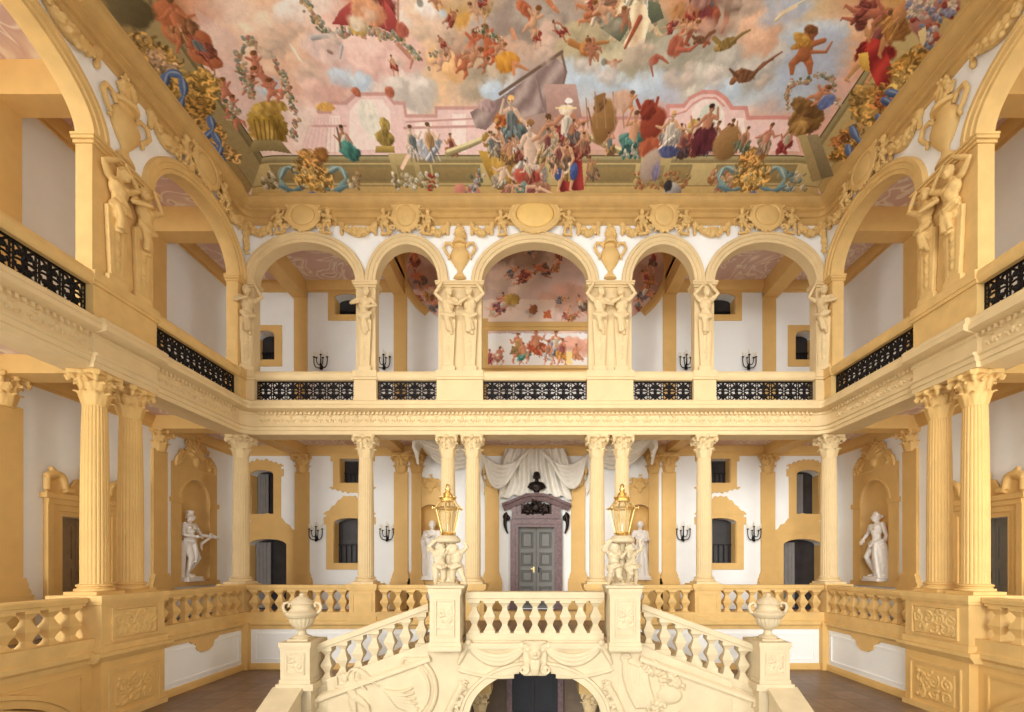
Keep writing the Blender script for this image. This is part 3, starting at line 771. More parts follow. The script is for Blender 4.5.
for sg in (-1, 1):
    X = lambda a: sg*a
    fw = MB(F_st)
    # the side wall of the flight, ending in a rounded nose
    top = [(X(81),-71),(X(169),-103)]; nose = [(X(169+6*math.sin(u*PI/5)), -103-4.5+4.5*math.cos(u*PI/5)) for u in range(1, 6)]
    fw.prism([(X(82.05),-71.4)]+top[1:]+nose+[(X(169),-190),(X(82.05),-190)], -8, 0, 2); part(st, 'flight_wall', fw, 'cream', 30, sa)
    cp = MB(F_st); pa = [(X(81),-71.5),(X(169),-103.5),(X(175),-108),(X(172),-112.5),(X(166),-111.5)]
    s_ = 1 if sg < 0 else -1
    cp.sweep(pa, [(s_*-.2 if False else 0,-.2),(0,1.8),(s_*1.6,3.4),(s_*4.2,3.4),(s_*4.2,-.2)]); part(st, 'flight_moulding', cp, 'cream', 30, sa)
    stp = MB()
    for k in range(9):
        x0, x1 = sorted((X(82+k*10.5), X(82+(k+1)*10.5))); z = FG-5*(k+1)
        stp.box(x0, x1, YS+2, YS+72, -110, z)
    part(st, 'steps', stp, 'cream', None, sa)
    # inner curb between the flight and the gallery side
    cb = MB(F_st); cb.prism([(X(81),-64),(X(172),-97),(X(172),FL),(X(81),FL)], -76, -70, 2); part(st, 'inner_curb', cb, 'cream', None, sa)
    # low parapet running down from the newel towards the lower flight
    pp = MB(); w0, w1 = sorted((X(194), X(174)))
    for (h, o, th) in ((0, 1.2, 4), (-4, 0, 90)):
        vs = []
        for (y, z) in ((360.5,-93),(286,-132)):
            vs += [(w0-o,y,z+h),(w1+o,y,z+h),(w1+o,y,z+h-th),(w0-o,y,z+h-th)]
        pp.add(vs, [(0,1,2,3),(4,5,6,7),(0,1,5,4),(1,2,6,5),(2,3,7,6),(3,0,4,7)])
    part(st, 'lower_parapet', pp, 'cream', None, sa)
    # newel that carries the urn, and the landing pedestal that carries the putti
    for nm, (a, b), (y0, y1), top_, foot in (('newel', (168, 190), (361, 388), -60, -91), ('landing_pedestal', (56, 78.6), (361, 390), -20, -63)):
        x0, x1 = sorted((X(a), X(b))); nw = MB()
        nw.box(x0, x1, y0, y1, foot if nm == 'newel' else foot-4, top_-4); nw.box(x0-.5, x1+.5, y0-.5, y1+.5, top_-5, top_-3.4); nw.box(x0-1.1, x1+1.1, y0-1.1, y1+1.1, top_-3.4, top_)
        nw.box(x0-.7, x1+.7, y0-.7, y1+.7, foot, foot+3); nw.box(x0-(3 if nm == 'newel' else 1), x1+(3 if nm == 'newel' else 1), y0-1.5, y1+1.5, foot-(5 if nm == 'newel' else 3), foot)
        if nm == 'newel': nw.box(x0, x1, y0+2, y1, -190, foot-4)
        pn = MB(lambda s, h, t: (s, y0-t, h)); pn.sweep([(x0+4,foot+7),(x1-4,foot+7),(x1-4,top_-8),(x0+4,top_-8)], [(0,-.3),(0,1),(1.2,1),(1.2,-.3)], True); nw.merge(pn)
        part(st, nm, nw, 'cream', 30, sa)
        rel = MB(); rel.box(-8,8,-.2,.8,-9,9); rr = random.Random(9)
        for k in range(2):
            for m in (-1, 1): spiral(rel, (m*4, -.3, -4+8*k), 3.8, 1.4, .6, a0=1.5*m, sgn=m*(-1)**k)
        leafy(rel, (0,0,0), 5, 10, 2, .8, .26)
        o = part(st, 'carved_panel', fuse(rel, .4, 1), 'cream'); o.location = (Vector(((x0+x1)/2, y0, (foot+top_)/2))-Vector(sa))*S
    sd = 'left' if sg < 0 else 'right'
    x = sorted((X(82.5), X(168)))
    balustrade('sloping cream balustrade of the %s flight, between landing pedestal and urn' % sd, x[0], x[1], 7, F_st, 0, top=-31.5, hb=25.5, w=8.6, plinth=9, mt='cream', slope=.364, s_ref=X(81), rail=6.5, tback=-13, thick=12)
balustrade('level cream balustrade across the front of the stair landing', -53, 53, 9, F_st, 0, top=-23, hb=25, w=8.8, plinth=8, mt='cream', rail=7, tback=-12, thick=12)
# ornament carved on the stair front: keystone mask with swags, shields in relief
def stair_mask():
    mb = MB(); mb.box(-9, 9, -1, 4, -19, 8)
    mb.ell((0,-1.5,-1), (5.2,4,7)); mb.tube([(0,-5,1),(0,-6.4,-2.6)], [.7,1.3], 6); mb.ell((0,-5,-4.6),(2.2,1,.8))
    for s in (-1, 1): mb.ell((s*2,-4.8,1.4),(1.5,.8,.6)); spiral(mb, (s*8.5,-1.2,-14), 4.4, 1.4, 1.3, a0=PI/2, sgn=s); spiral(mb, (s*7,-1.2,4), 3.6, 1.2, 1.2, a0=-PI/2, sgn=-s)
    for k in range(9): mb.tube(curve((-5+k*1.25,-2,5), (-7+k*1.75,-4,9.5), (-8.5+k*2.1,-1.5,6), 6), .9, 6)
    for k in range(5): mb.tube([(-3+k*1.5,-3,-7),(-2.4+k*1.2,-3.5,-13),(-1.6+k*.8,-2.5,-18)], [1.2,1.1,.8], 6)
    return fuse(mb, .6, 1)
o = part(st, 'keystone_mask', stair_mask(), 'cream'); o.location = (Vector((0, YS-2, -68))-Vector(sa))*S
for sg in (-1, 1):
    sw = MB()
    for k, (dz, r) in enumerate(((0,2.2),(-4,2.0),(-8,1.7))):
        sw.tube(curve((-21,-.6,3-k), (0,-2,-14+dz*1.3), (21,-.6,1-k*1.5), 14), [r*.6]+[r]*13+[r*.6], 8)
    sw.tube(curve((-21,-.5,4),(-25,-1,-4),(-29,-.6,-13),8), [2,2.4,2.4,2.2,2.2,2,1.8,1.4,.8], 8); sw.ell((-21,-1,4),3); sw.ell((20,-.6,2),3)
    sw.tube(curve((-30,-.2,-16),(-10,-.6,-24),(14,-.4,-22),10), 1.5, 8); sw.box(-28,18,-.1,1,-20,2)
    o = part(st, 'festoon', fuse(sw, .6, 1), 'cream'); o.location = (Vector((sg*30, YS-.5, -66))-Vector(sa))*S
    if sg > 0: o.scale = (-1, 1, 1)
# reliefs on the two flights
rl = MB(); m_, p_ = human(44, dict(elL=(-.2,-.02,.86), wrL=(-.12,-.03,1.0), elR=(.2,-.03,.7), wrR=(.26,-.05,.58), knL=(-.1,-.03,.3), knR=(.15,-.04,.32)), False, .4, 'bun', True, False)
rl.merge(m_, Matrix.Translation((-20,-1,-46)) @ Matrix.Rotation(-.45, 4, 'Y') @ Matrix.Diagonal((1,.5,1,1)))
rl.tube([(28*math.cos(a)+4,-.5,28*math.sin(a)-18) for a in [(-1.1+1.9*i/20) for i in range(21)]], 2.0, 8)
rl.tube([(23*math.cos(a)+4,-.5,23*math.sin(a)-18) for a in [(-1.1+1.9*i/20) for i in range(21)]], 1.0, 8)
for k in range(7): rl.tube(curve((-8+k*1.6,-.8,-18-k*2), (6+k*2,-2,-22-k*2.4), (14+k*1.2,-.6,-16-k*4), 8), [1.2]*9, 6)
for k in range(6): rl.tube(curve((-24,-.6,-4), (-34+k*2,-1.8,2-k), (-36+k*5,-.6,-8-k*1.5), 8), [1.4,1.4,1.3,1.2,1.1,1,1,.9,.6], 6)
for k in range(5): rl.tube(curve((14,-.6,3), (8+4*k,-1.8,10), (6+k*4.5,-.6,2), 6), 1.1, 6)
rl.prism([(-52,-10),(26,18),(26,-46),(-52,-46)],-.1,1,1)
o = part(st, 'figure_relief', fuse(rl, .6, 1), 'cream'); o.location = (Vector((-108, YS-.2, -80))-Vector(sa))*S
rl = MB(); rl.prism([(-6,14),(-6,-42),(64,-42),(64,-14)],-.1,1,1); rl.box(-24,0,-.1,1,-42,8)
for k in range(9): rl.tube(curve((-20+k*2.2,-.8,2-k*.9), (-22+k*2.6,-1.6,-14-k), (-10+k*2.0,-.8,-34), 8), 1.1, 6)
leafy(rl, (14,-.6,-13), 9, 40, 4, 2.2, .2); leafy(rl, (22,-.6,-18), 5, 20, 5, 2, .24)
rl.ell((15,-1,-24), (10,2.5,7)); leafy(rl, (0,-.6,-2), 7, 18, 6, 1.8, .26); leafy(rl, (6,-.6,-34), 8, 24, 7, 2, .24); leafy(rl, (22,-.6,-40), 6, 16, 9, 2, .26)
spiral(rl, (-19,-.8,4), 4, 1.3, 1.3, a0=0, sgn=1)
o = part(st, 'flower_basket_relief', fuse(rl, .6, 1), 'cream'); o.location = (Vector((88, YS-.2, -78))-Vector(sa))*S
for sg in (-1, 1):
    rl = MB(); rr = random.Random(8)
    for i in range(10):
        u = i/9; x = 53+13*(u**1.4); z = -96-26*u
        leafy(rl, (x-58, -.2, z+110), 4.2, 8, 30+i, 1.6, .34)
    rl.tube([(-5,-.2,14),(0,-.2,6),(5,-.2,-4),(8,-.2,-12)], 3, 8)
    o = part(st, 'leaf_relief', fuse(rl, .6, 1), 'cream'); o.location = (Vector((sg*60, YS-.2, -108))-Vector(sa))*S
    if sg < 0: o.scale = (-1,1,1)
# passage below the landing: rear wall with a dark door, side columns
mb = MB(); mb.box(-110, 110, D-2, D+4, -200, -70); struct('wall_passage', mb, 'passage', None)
mb = MB(); mb.box(-180, 180, 250, D+4, -206, -200); struct('floor_passage', mb, 'floor', None)
t = thing('passage_door', (0, D-2, -200), label='dark double door seen through the arch under the stair landing', cat='door')
ta = (0, D-2, -200)
mb = MB(); mb.box(-22, -.4, D-5, D-2.2, -200, -84); mb.box(.4, 22, D-5, D-2.2, -200, -84)
for s in (-1, 1):
    for z in (-190, -140): mb.box(*sorted((s*5, s*18)), D-6, D-4.8, z, z+42)
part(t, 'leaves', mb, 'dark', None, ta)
mb = MB(); mb.box(-28,-22.4,D-6,D-2.1,-200,-80); mb.box(22.4,28,D-6,D-2.1,-200,-80); mb.box(-28,28,D-6,D-2.1,-84,-79); part(t, 'frame', mb, 'redmarble', None, ta)
for sg in (-1, 1):
    t = thing('passage_column', (sg*50, 440, -200), label='short stone column beside the passage under the landing, on the %s' % ('left' if sg < 0 else 'right'), cat='column', group='columns in the passage')
    mb = MB(); mb.box(-8,8,-8,8,0,5); mb.lathe([(7.5,5),(7.8,7),(6.6,9),(6.2,10)], 24); part(t, 'base', mb, 'gold_stucco')
    mb = MB(); mb.lathe([(6.2,9.5),(6.2,40),(5.4,66)], 24); part(t, 'shaft', mb, 'gold_stucco')
    c = part(t, 'capital', CAP.copy(), 'gold_stucco'); c.location = (0,0,65*S); c.scale = (.8,.8,.8)
    mb = MB(); mb.box(-11,11,-11,11,83,140); part(t, 'block', mb, 'gold_stucco', None)
# ---------------------------------------------------------------- pilasters of the lower gallery
def pilaster(wall, s, h1=131, w=8.5, hb=-12, rz=None):
    global TRIM
    a = on(wall, s, FG, 0); t = thing('trim_%d' % TRIM, a, kind='structure'); TRIM += 1
    f = {'gback': F_gback, 'gleft': F_gleft, 'gright': F_gright}[wall]
    mb = MB(f); mb.box(s-w, s+w, hb, h1-20, -.5, 3); part(t, 'shaft', mb, 'ochre', None, a)
    mb = MB(f); mb.box(s-w-4, s+w+4, FG, hb-12, -.5, 7)
    mb.prism([(s-w-3.5,hb-12),(s-w-3.5,hb-9),(s-w-1.8,hb-6.5),(s-w-2,hb-5),(s-w-.6,hb-1.5),(s-w,hb+.5),(s+w,hb+.5),(s+w+.6,hb-1.5),(s+w+2,hb-5),(s+w+1.8,hb-6.5),(s+w+3.5,hb-9),(s+w+3.5,hb-12)], -.5, 5, 2); part(t, 'base', mb, 'ochre', 40, a)
    me = CAP.copy(); me.materials.clear(); c = part(t, 'capital', me, 'ochre'); c.location = (Vector(on(wall, s, h1-22, 0))-Vector(a))*S; c.scale = (.95, .95, .98)
for X in (-287, -165, -146, -53, 53, 146, 165, 287): pilaster('gback', X, w=6 if abs(X) == 146 else 8.5, h1=114 if abs(X) == 53 else 131)
for sd in ('gleft', 'gright'):
    for s in (D-4, 340, 142): pilaster(sd, s, w=9 if s > 400 else 11)
# upper gallery strips under the beams
mb = MB(F_gback)
for X in (-289, -166, 166, 289): mb.box(X-8, X+8, FU, 334, -.5, 2)
mb.box(-72, -58, FU, 300, -.5, 2)
struct('trim_%d' % TRIM, mb, 'ochre', None); TRIM += 1
for f in (F_gleft, F_gright):
    mb = MB(f)
    for s in (D-4, 342, 142): mb.box(s-9, s+9, FU, 334, -.5, 2)
    struct('trim_%d' % TRIM, mb, 'ochre', None); TRIM += 1
# ---------------------------------------------------------------- windows and arched doorways of the rear wall
def crest(c, z, w, h, seed, t1=1.4):
    """wavy rocaille outline above an opening, centred at c"""
    rr = random.Random(seed); L = [(-w, z-1)]
    n = 9
    for i in range(n+1):
        u = i/n; x = -w*(1-u); base_ = h*(math.sin(u*PI/2)**1.5)
        L.append((x, z + base_ + (1.6 if i % 2 else -.6)*(1 if 0 < i < n else 0) + rr.uniform(-.5,.5)))
    P = [(c+x, y) for x, y in L] + [(c-x, y) for x, y in L[::-1][1:]]
    return P
wi = 1
for (s0, s1, si, sp, ri, sort) in WIN:
    a = on('gback', (s0+s1)/2, si, 0); nm = 'door' if sort == 'door' else 'window'
    t = thing('%s_%d' % (nm, wi), a, kind='structure'); wi += 1
    up = sp > 150; fw = {'door': 13, 'arched': 9, 'small': 8}[sort]
    inner = s0 if s0 > 0 else s1   # jamb nearest the hall's axis
    fr = MB(F_gback); c = (s0+s1)/2
    fr.wall(s0-fw, s1+fw, si-(0 if sort == 'door' else fw*.9), sp+ri+fw*.75, -.5, 1.5, [(s0, s1, si, sp, ri)], 2.5)
    if not up:
        if sort == 'small': fr.prism(crest(c, -(si-8), (s1-s0)/2+fw+4, 6, wi) and [(p[0], 2*(si-6)-(p[1]-0)+(-(si-8))*0-(0)) if False else (p[0], (si-6)-(p[1]+(si-8))) for p in crest(c, -(si-8), (s1-s0)/2+fw+4, 6, wi)], -.5, 1.9, 2)
        else:
            hh = {'door': 24, 'arched': 22 if si < 20 else 7}[sort]
            fr.prism(crest(c, sp+ri+fw*.6, (s1-s0)/2+fw+3, hh, wi), -.5, 2.2, 2)
        fr.box(s0-fw-3, s0-fw+4, sp+ri*.2-3, sp+ri*.2+6, -.5, 1.8); fr.box(s1+fw-4, s1+fw+3, sp+ri*.2-3, sp+ri*.2+6, -.5, 1.8)
    part(t, 'frame', fr, 'ochre', 30, a)
    # reveal, dark sheet for the shade within, a hanging curtain or a railing seen through it
    rv = MB(F_gback); rv.wall(s0-.2, s1+.2, si-.3, sp+ri+2, -14.2, -.4, [(s0, s1, si, sp, ri)], 2.5)
    pn = MB(F_gback); pn.box(s0-2, s1+2, si-2, sp+ri+2, -15.5, -14.4); part(t, 'interior_shade', pn, 'interior_shade', None, a)
    m2 = MB(F_gback)
    for (x, ww) in ((s0, .4), (s1-.4, .4)): m2.box(x, x+ww, si, sp, -14, -.5)
    part(t, 'reveal', m2, 'ochre', None, a)
    cu = MB(F_gback); n = 14; w_ = (s1-s0)
    if sort == 'door' or (sort == 'arched' and not up and si > 20):
        vs, fs = [], []
        for i in range(n+1):
            x = s0+1+w_*(.42 if sort == 'door' else .5)*i/n; vs += [(x, si+.5, -12.6+.7*math.sin(i*1.9)), (x, sp+ri*.5, -12.6+.7*math.sin(i*1.9))]
        for i in range(n): fs.append((2*i, 2*i+2, 2*i+3, 2*i+1))
        k = len(vs); vs += [(v[0], v[1], v[2]-.5) for v in vs]; fs += [tuple(q+k for q in f_) for f_ in fs]
        cu.add(vs, fs); part(t, 'curtain', cu, 'curtain', 60, a)
    else:
        zb = si+(sp-si)*.45; cu.box(s0, s1, zb, zb+1.4, -13.4, -12.4)
        for q in range(6): spiral(cu, (s0+(q+.5)*w_/6, zb-(zb-si)*.5, -13), 0, 0, 0) if False else cu.box(s0+(q+.5)*w_/6-.5, s0+(q+.5)*w_/6+.5, si, zb, -13.4, -12.6)
        part(t, 'railing', cu, 'iron', None, a)
# ---------------------------------------------------------------- niches and side doorways
def niche(mb, c, a, si, sp, ri, dep):
    n = 18; zs = [si+(sp-si)*k/6 for k in range(7)]; vs, fs = [], []
    rows = []
    for z in zs: rows.append([(c-a*math.cos(PI*k/n), z, -dep*math.sin(PI*k/n)) for k in range(n+1)])
    for q in range(1, 9):
        ph = PI/2*q/8; rows.append([(c-a*math.cos(PI*k/n)*math.cos(ph), sp+ri*math.sin(ph), -dep*math.sin(PI*k/n)*math.cos(ph)) for k in range(n+1)])
    for r in rows: vs += r
    for i in range(len(rows)-1):
        for k in range(n): fs.append((i*(n+1)+k, i*(n+1)+k+1, (i+1)*(n+1)+k+1, (i+1)*(n+1)+k))
    mb.add(vs, fs)
    mb.add([(c-a-1, si, 0), (c+a+1, si, 0), (c+a+1, si, -dep-1), (c-a-1, si, -dep-1)], [(0,1,2,3)])
def crest_relief(w, h, seed):
    mb = MB(); mb.prism([(-w,0),(-w*.9,h*.35),(-w*.5,h*.55),(-w*.3,h*.9),(w*.3,h*.9),(w*.5,h*.55),(w*.9,h*.35),(w,0)], -1, .8, 1)
    for s in (-1, 1):
        spiral(mb, (s*w*.72,-1,h*.42), 6, 1.4, 1.6, a0=-PI/2, sgn=-s); spiral(mb, (s*w*.38,-1.4,h*.78), 5, 1.3, 1.5, a0=PI, sgn=s)
        mb.tube(curve((s*w*.98,-1,0),(s*w*1.1,-2,h*.3),(s*w*.6,-1,h*.5),8), 1.8, 8)
        leafy(mb, (s*w*.8,-.6,h*.25), 6, 18, seed+s, 2, .3); leafy(mb, (s*w*.5,-.6,h*.66), 5, 16, seed+3+s, 2, .3)
    for k in range(7):
        a = PI*.12+PI*.76*k/6; mb.tube([(0,-1,h*.35),(math.cos(a)*h*.28,-3,h*.35+math.sin(a)*h*.32),(math.cos(a)*h*.4,-1.4,h*.35+math.sin(a)*h*.5)], [1.6,2.2,1.4], 8)
    leafy(mb, (0,-.6,h*.94), 5, 14, seed+9, 2, .34); mb.ell((0,-1.5,h*.3),(5,3,6))
    return fuse(mb, .7, 1, 'crest')
CREST = crest_relief(31, 34, 4)
CREST.materials.append(M['ochre'])
for sd, wall, f in (('left', 'gleft', F_gleft), ('right', 'gright', F_gright)):
    a = on(wall, 532, -26, 0); t = thing('niche', a, label='ochre arched niche with leafy crest around the statue of the %s side wall' % sd, cat='niche', group='statue niches')
    mb = MB(f); niche(mb, 532, 21.6, -20.8, 66, 23.6, 13.5); part(t, 'shell', mb, 'ochre', 40, a)
    mb = MB(f); mb.wall(497, 567, -24, 104, -.4, 1.6, [(510, 554, -21, 66, 24)], 2)
    mb.sweep(arc(532, 22, 24, 66, 24), [(0,-.3),(0,2.4),(3,2.4),(3,-.3)]); mb.box(495, 511, 62, 67, -.3, 3); mb.box(553, 569, 62, 67, -.3, 3); mb.box(494, 570, -26, -21, -.3, 3)
    part(t, 'surround', mb, 'ochre', 35, a)
    c = part(t, 'crest', CREST, None); c.location = (Vector(on(wall, 532, 100, 1))-Vector(a))*S; c.rotation_euler = (0,0,ROT[sd])
    # side doorway with broken scroll pediment
    for yc in (401,):
        a = on(wall, yc, FG, 0); t = thing('side_doorway', a, label='ochre swan-neck doorway in the %s side wall%s' % (sd, ' behind the paired columns' if yc > 200 else ' nearest the windows'), cat='doorway', group='side doorways')
        mb = MB(f)
        for (o0, tt) in ((0, 2), (4, 3), (8.5, 4)): mb.sweep([(yc+20+o0, FG), (yc+20+o0, 36+o0), (yc-20-o0, 36+o0), (yc-20-o0, FG)], [(0,-.4),(0,tt),(-4.6,tt),(-4.6,-.4)])
        mb.box(yc-36, yc+36, 49, 53, -.4, 6); mb.box(yc-33, yc+33, 45, 49, -.4, 4.5); part(t, 'surround', mb, 'ochre', 35, a)
        pe = MB()
        for s in (-1, 1):
            pe.tube(curve((s*34,-2,12),(s*20,-3.4,21),(s*20,-2.4,4),12), 2.8, 8); pe.tube([(s*20,-2.4,4),(s*13,-2.4,4)],2.8,8); pe.tube([(s*33,-2,2),(s*33,-2,11)],2.4,8); spiral(pe, (s*31,-2.4,14.5), 4.5, 1.2, 2, a0=PI/2, sgn=s)
        pe.prism([(-33,0),(-33,13),(-27,15),(-20,11),(-15,6),(-9,14),(9,14),(15,6),(20,11),(27,15),(33,13),(33,0)], -2, .6, 1)
        leafy(pe, (0,-1,16), 6, 24, 5, 3, .34); pe.ell((0,-2,15),(4,3,6)); leafy(pe, (0,-1,23), 4, 12, 6, 3, .34)
        c = part(t, 'pediment', fuse(pe, .7, 1), 'ochre'); c.location = (Vector(on(wall, yc, 53, 1))-Vector(a))*S; c.rotation_euler = (0,0,ROT[sd])
        lf = MB(f); lf.box(yc-20.5, yc+20.5, FG, 36.5, -9, -6.5); lf.box(yc-.5, yc+.5, FG, 36, -6.6, -6)
        for s in (-1, 1):
            for z0, z1 in ((-50,-26),(-21,-4),(1,30)): lf.sweep([(yc+s*10-7,z0),(yc+s*10+7,z0),(yc+s*10+7,z1),(yc+s*10-7,z1)], [(0,-6.6),(0,-5.8),(1.2,-5.8),(1.2,-6.6)], True)
        d_ = part(t, 'door_leaves', lf, 'door_lit' if sd == 'left' else 'door_grey', None, a)
        hn = MB(f); hn.box(yc+2, yc+3.2, -14, -8, -6, -5.2); hn.box(yc+2, yc+6.5, -10.5, -9.5, -5.2, -4.4); x = part(t, 'handle', hn, 'bronze', None, a); x.parent = d_
NI = []
for sg in (-1, 1):
    sd = 'left' if sg < 0 else 'right'
    a = on('gback', sg*129, -26, 0); t = thing('niche', a, label='ochre statue niche in the rear wall, behind the %s lantern' % sd, cat='niche', group='statue niches')
    mb = MB(F_gback); niche(mb, sg*129, 15.6, -21.8, 55, 15.6, 13.5); part(t, 'shell', mb, 'ochre', 40, a)
    mb = MB(F_gback); mb.wall(sg*129-21, sg*129+21, -25, 84, -.4, 1.6, [(sg*129-16, sg*129+16, -22, 55, 16)], 2); mb.box(sg*129-23, sg*129+23, -27, -22, -.3, 3); part(t, 'surround', mb, 'ochre', 35, a)
    c = part(t, 'crest', CREST, None); c.location = (Vector(on('gback', sg*129, 82, 1))-Vector(a))*S; c.scale = (.66,.7,.7)
# ---------------------------------------------------------------- marble statues in the niches
def statue(label, loc, rz, mb, sc=1.0, base=(12,9)):
    t = thing('marble_statue', loc, rz, label=label, cat='statue', group='marble statues')
    part(t, 'figure', fuse(mb, .55, 2, 'figure'), 'marble_white').location = (0,0,4*S)
    b = MB(); b.box(-base[0], base[0], -base[1], base[1], 0, 2.4); b.box(-base[0]+1, base[0]-1, -base[1]+1, base[1]-1, 2.4, 4.2); part(t, 'base', b, 'marble_white')
    return t
H = 71
mb, p = human(H, dict(pelvis=(-.02,0,.54), chest=(-.01,-.01,.735), elR=(.2,-.05,.66), wrR=(.31,-.16,.64), elL=(-.15,-.03,.65), wrL=(-.03,-.12,.63), knL=(-.03,-.06,.30), anL=(-.04,.0,.05), knR=(.10,-.07,.30), anR=(.05,.06,.07), hiR=(.05,0,.52)), False, .6, 'crown')
drape(mb, [p['pelvis']+V3(-9,-1,2), p['pelvis']+V3(0,-5.5,0), p['pelvis']+V3(8,-1,3)], 2.6, 5, 2); drape(mb, [p['pelvis']+V3(-7,0,0), V3(-9,2,24), V3(-10,3,10), V3(-10,3,-2)], 3.4, 7, 3)
drape(mb, [p['pelvis']+V3(4,-4,0), V3(4,-5,27), V3(3,-4,18)], 2.6, 4, 4)
mb.tube([p['wrR']+V3(-5,0,3), p['wrR']+V3(4,-1,0), p['wrR']+V3(9,-1,-4)], [1.4,1.3,1], 8); drape(mb, [p['wrR']+V3(-1,1,0), V3(12,-5,37), V3(13,-5,31)], 1.2, 3, 9)
mb.box(-12,12,-8,8,-1,1)
statue('white marble figure with a crown reaching one arm forward, in the left side wall niche', on('gleft', 526, -21, -2), ROT['left'], mb)
mb, p = human(H, dict(pelvis=(.02,0,.54), chest=(.0,-.01,.735), shL=(-.1,-.02,.80), shR=(.1,.01,.82), elL=(-.17,-.03,.68), wrL=(-.16,-.1,.6), elR=(.16,.03,.64), wrR=(.12,.02,.5), knL=(-.09,-.10,.32), anL=(-.07,.02,.06), knR=(.05,-.02,.285)), False, -.5, 'bun')
drape(mb, [p['pelvis']+V3(-8,-2,0), p['pelvis']+V3(0,-6,-3), p['pelvis']+V3(8,-1,0)], 2.6, 5, 5); drape(mb, [p['wrR'], V3(10,2,24), V3(11,3,10), V3(12,3,-2)], 3.2, 7, 6)
drape(mb, [p['pelvis']+V3(3,-5,-2), V3(5,-6,24), V3(5,-4,8), V3(6,-3,-1)], 3, 6, 7)
mb.box(-12,13,-8,8,-1,1)
statue('white marble nude with one knee raised, in the right side wall niche', on('gright', 532, -21, -2), ROT['right'], mb)
mb, p = human(68, dict(elL=(-.15,-.05,.68), wrL=(-.05,-.13,.72), elR=(.15,-.04,.62), wrR=(.08,-.12,.55)), False, .4, 'bun')
drape(mb, [p['chest']+V3(-7,-3,3), p['waist']+V3(-2,-5,0), p['pelvis']+V3(4,-5,-4), V3(3,-6,18), V3(2,-5,0)], 3.4, 9, 8); drape(mb, [p['shL'], p['elL']+V3(0,2,-4), V3(-9,2,26), V3(-9,2,0)], 3.2, 8, 9); drape(mb, [p['shR'], p['elR'], V3(9,2,28), V3(8,1,0)], 3, 8, 10)
mb.box(-12,12,-7,8,-1,1)
statue('white draped marble figure in the rear niche behind the left lantern', on('gback', -127, -22, -1), 0, mb)
mb, p = human(68, dict(elL=(-.17,-.03,.64), wrL=(-.12,-.12,.55), elR=(.17,-.02,.66), wrR=(.10,-.12,.66)), False, -.3, 'short')
drape(mb, [p['shR'], p['waist']+V3(4,-5,0), V3(-3,-6,30), V3(-5,-5,12), V3(-6,-4,0)], 3.2, 8, 11); drape(mb, [p['shR']+V3(2,2,0), V3(11,3,35), V3(10,3,0)], 3.4, 7, 12); drape(mb, [p['pelvis']+V3(3,-4,0), V3(5,-4,20), V3(6,-3,0)], 3.4, 6, 13)
mb.box(-12,12,-7,8,-1,1)
statue('white draped marble figure in the rear niche behind the right lantern', on('gback', 130, -22, -1), 0, mb)
# ---------------------------------------------------------------- grey door with marble surround and bust
a = on('gback', 1.5, FG, 0); t = thing('grand_doorway', a, label='grey double door in a dark red marble surround at the head of the stairs', cat='doorway')
f = lambda s, h, q: F_gback(s+1.5, h, q)
mb = MB(f)
for (o0, w_, tt) in ((0, 4, 3), (3.8, 6, 4.5)): mb.sweep([(22+o0, FG), (22+o0, 43+o0), (-22-o0, 43+o0), (-22-o0, FG)], [(0,-.4),(0,tt),(-w_,tt),(-w_,-.4)])
mb.box(-33,-22.5,FG,FG+14,-.3,6); mb.box(22.5,33,FG,FG+14,-.3,6); part(t, 'surround', mb, 'redmarble', 35, a)
mb = MB(f); mb.box(-30,30,53,57,-.4,6); mb.box(-24,24,57,70,-.4,3.5)
mb.sweep([(-40,65),(-30,69),(-18,74),(-8,77),(8,77),(18,74),(30,69),(40,65)], [(-2.5,-.4),(-2.5,5),(1.6,6.5),(3.4,7),(3.4,9.5),(6.6,10.5),(6.6,-.4)]); mb.box(-30,-24,57,68,-.4,5); mb.box(24,30,57,68,-.4,5); part(t, 'pediment', mb, 'redmarble', 30, a)
rl = MB(); rl.box(-19,19,-.3,1,-6,6); leafy(rl, (-9,-.3,0), 7, 24, 3, 2, .28); leafy(rl, (9,-.3,0), 7, 24, 4, 2, .28); leafy(rl, (0,-.3,5), 7, 24, 6, 3, .3); rl.ell((0,-1.5,2),(5,3,6))
c = part(t, 'carved_trophy', fuse(rl, .6, 1), 'bronze', label='dark carved trophy'); c.location = (Vector(on('gback', 1.5, 65, 3.5))-Vector(a))*S
for s in (-1, 1):
    br = MB(); spiral(br, (s*1.5,-2,0), 5, 1.2, 1.8, a0=PI/2, sgn=-s); br.tube(curve((s*2,-2,4),(s*7,-3,-8),(s*1,-2,-20),10), [2,2.4,2.6,2.6,2.4,2.2,2,1.8,1.5,1.2,1], 8); br.ell((s*1,-2,-23),1.6)
    c = part(t, 'scroll_bracket', fuse(br, .5, 1), 'bronze', label='dark scroll bracket'); c.location = (Vector(on('gback', 1.5+s*34, 55, 1))-Vector(a))*S
lf = MB(f); lf.box(-23,23,FG,44,-12,-9); part(t, 'backing', lf, 'dark', None, a)  # dark box added to keep the world light out of the door gap
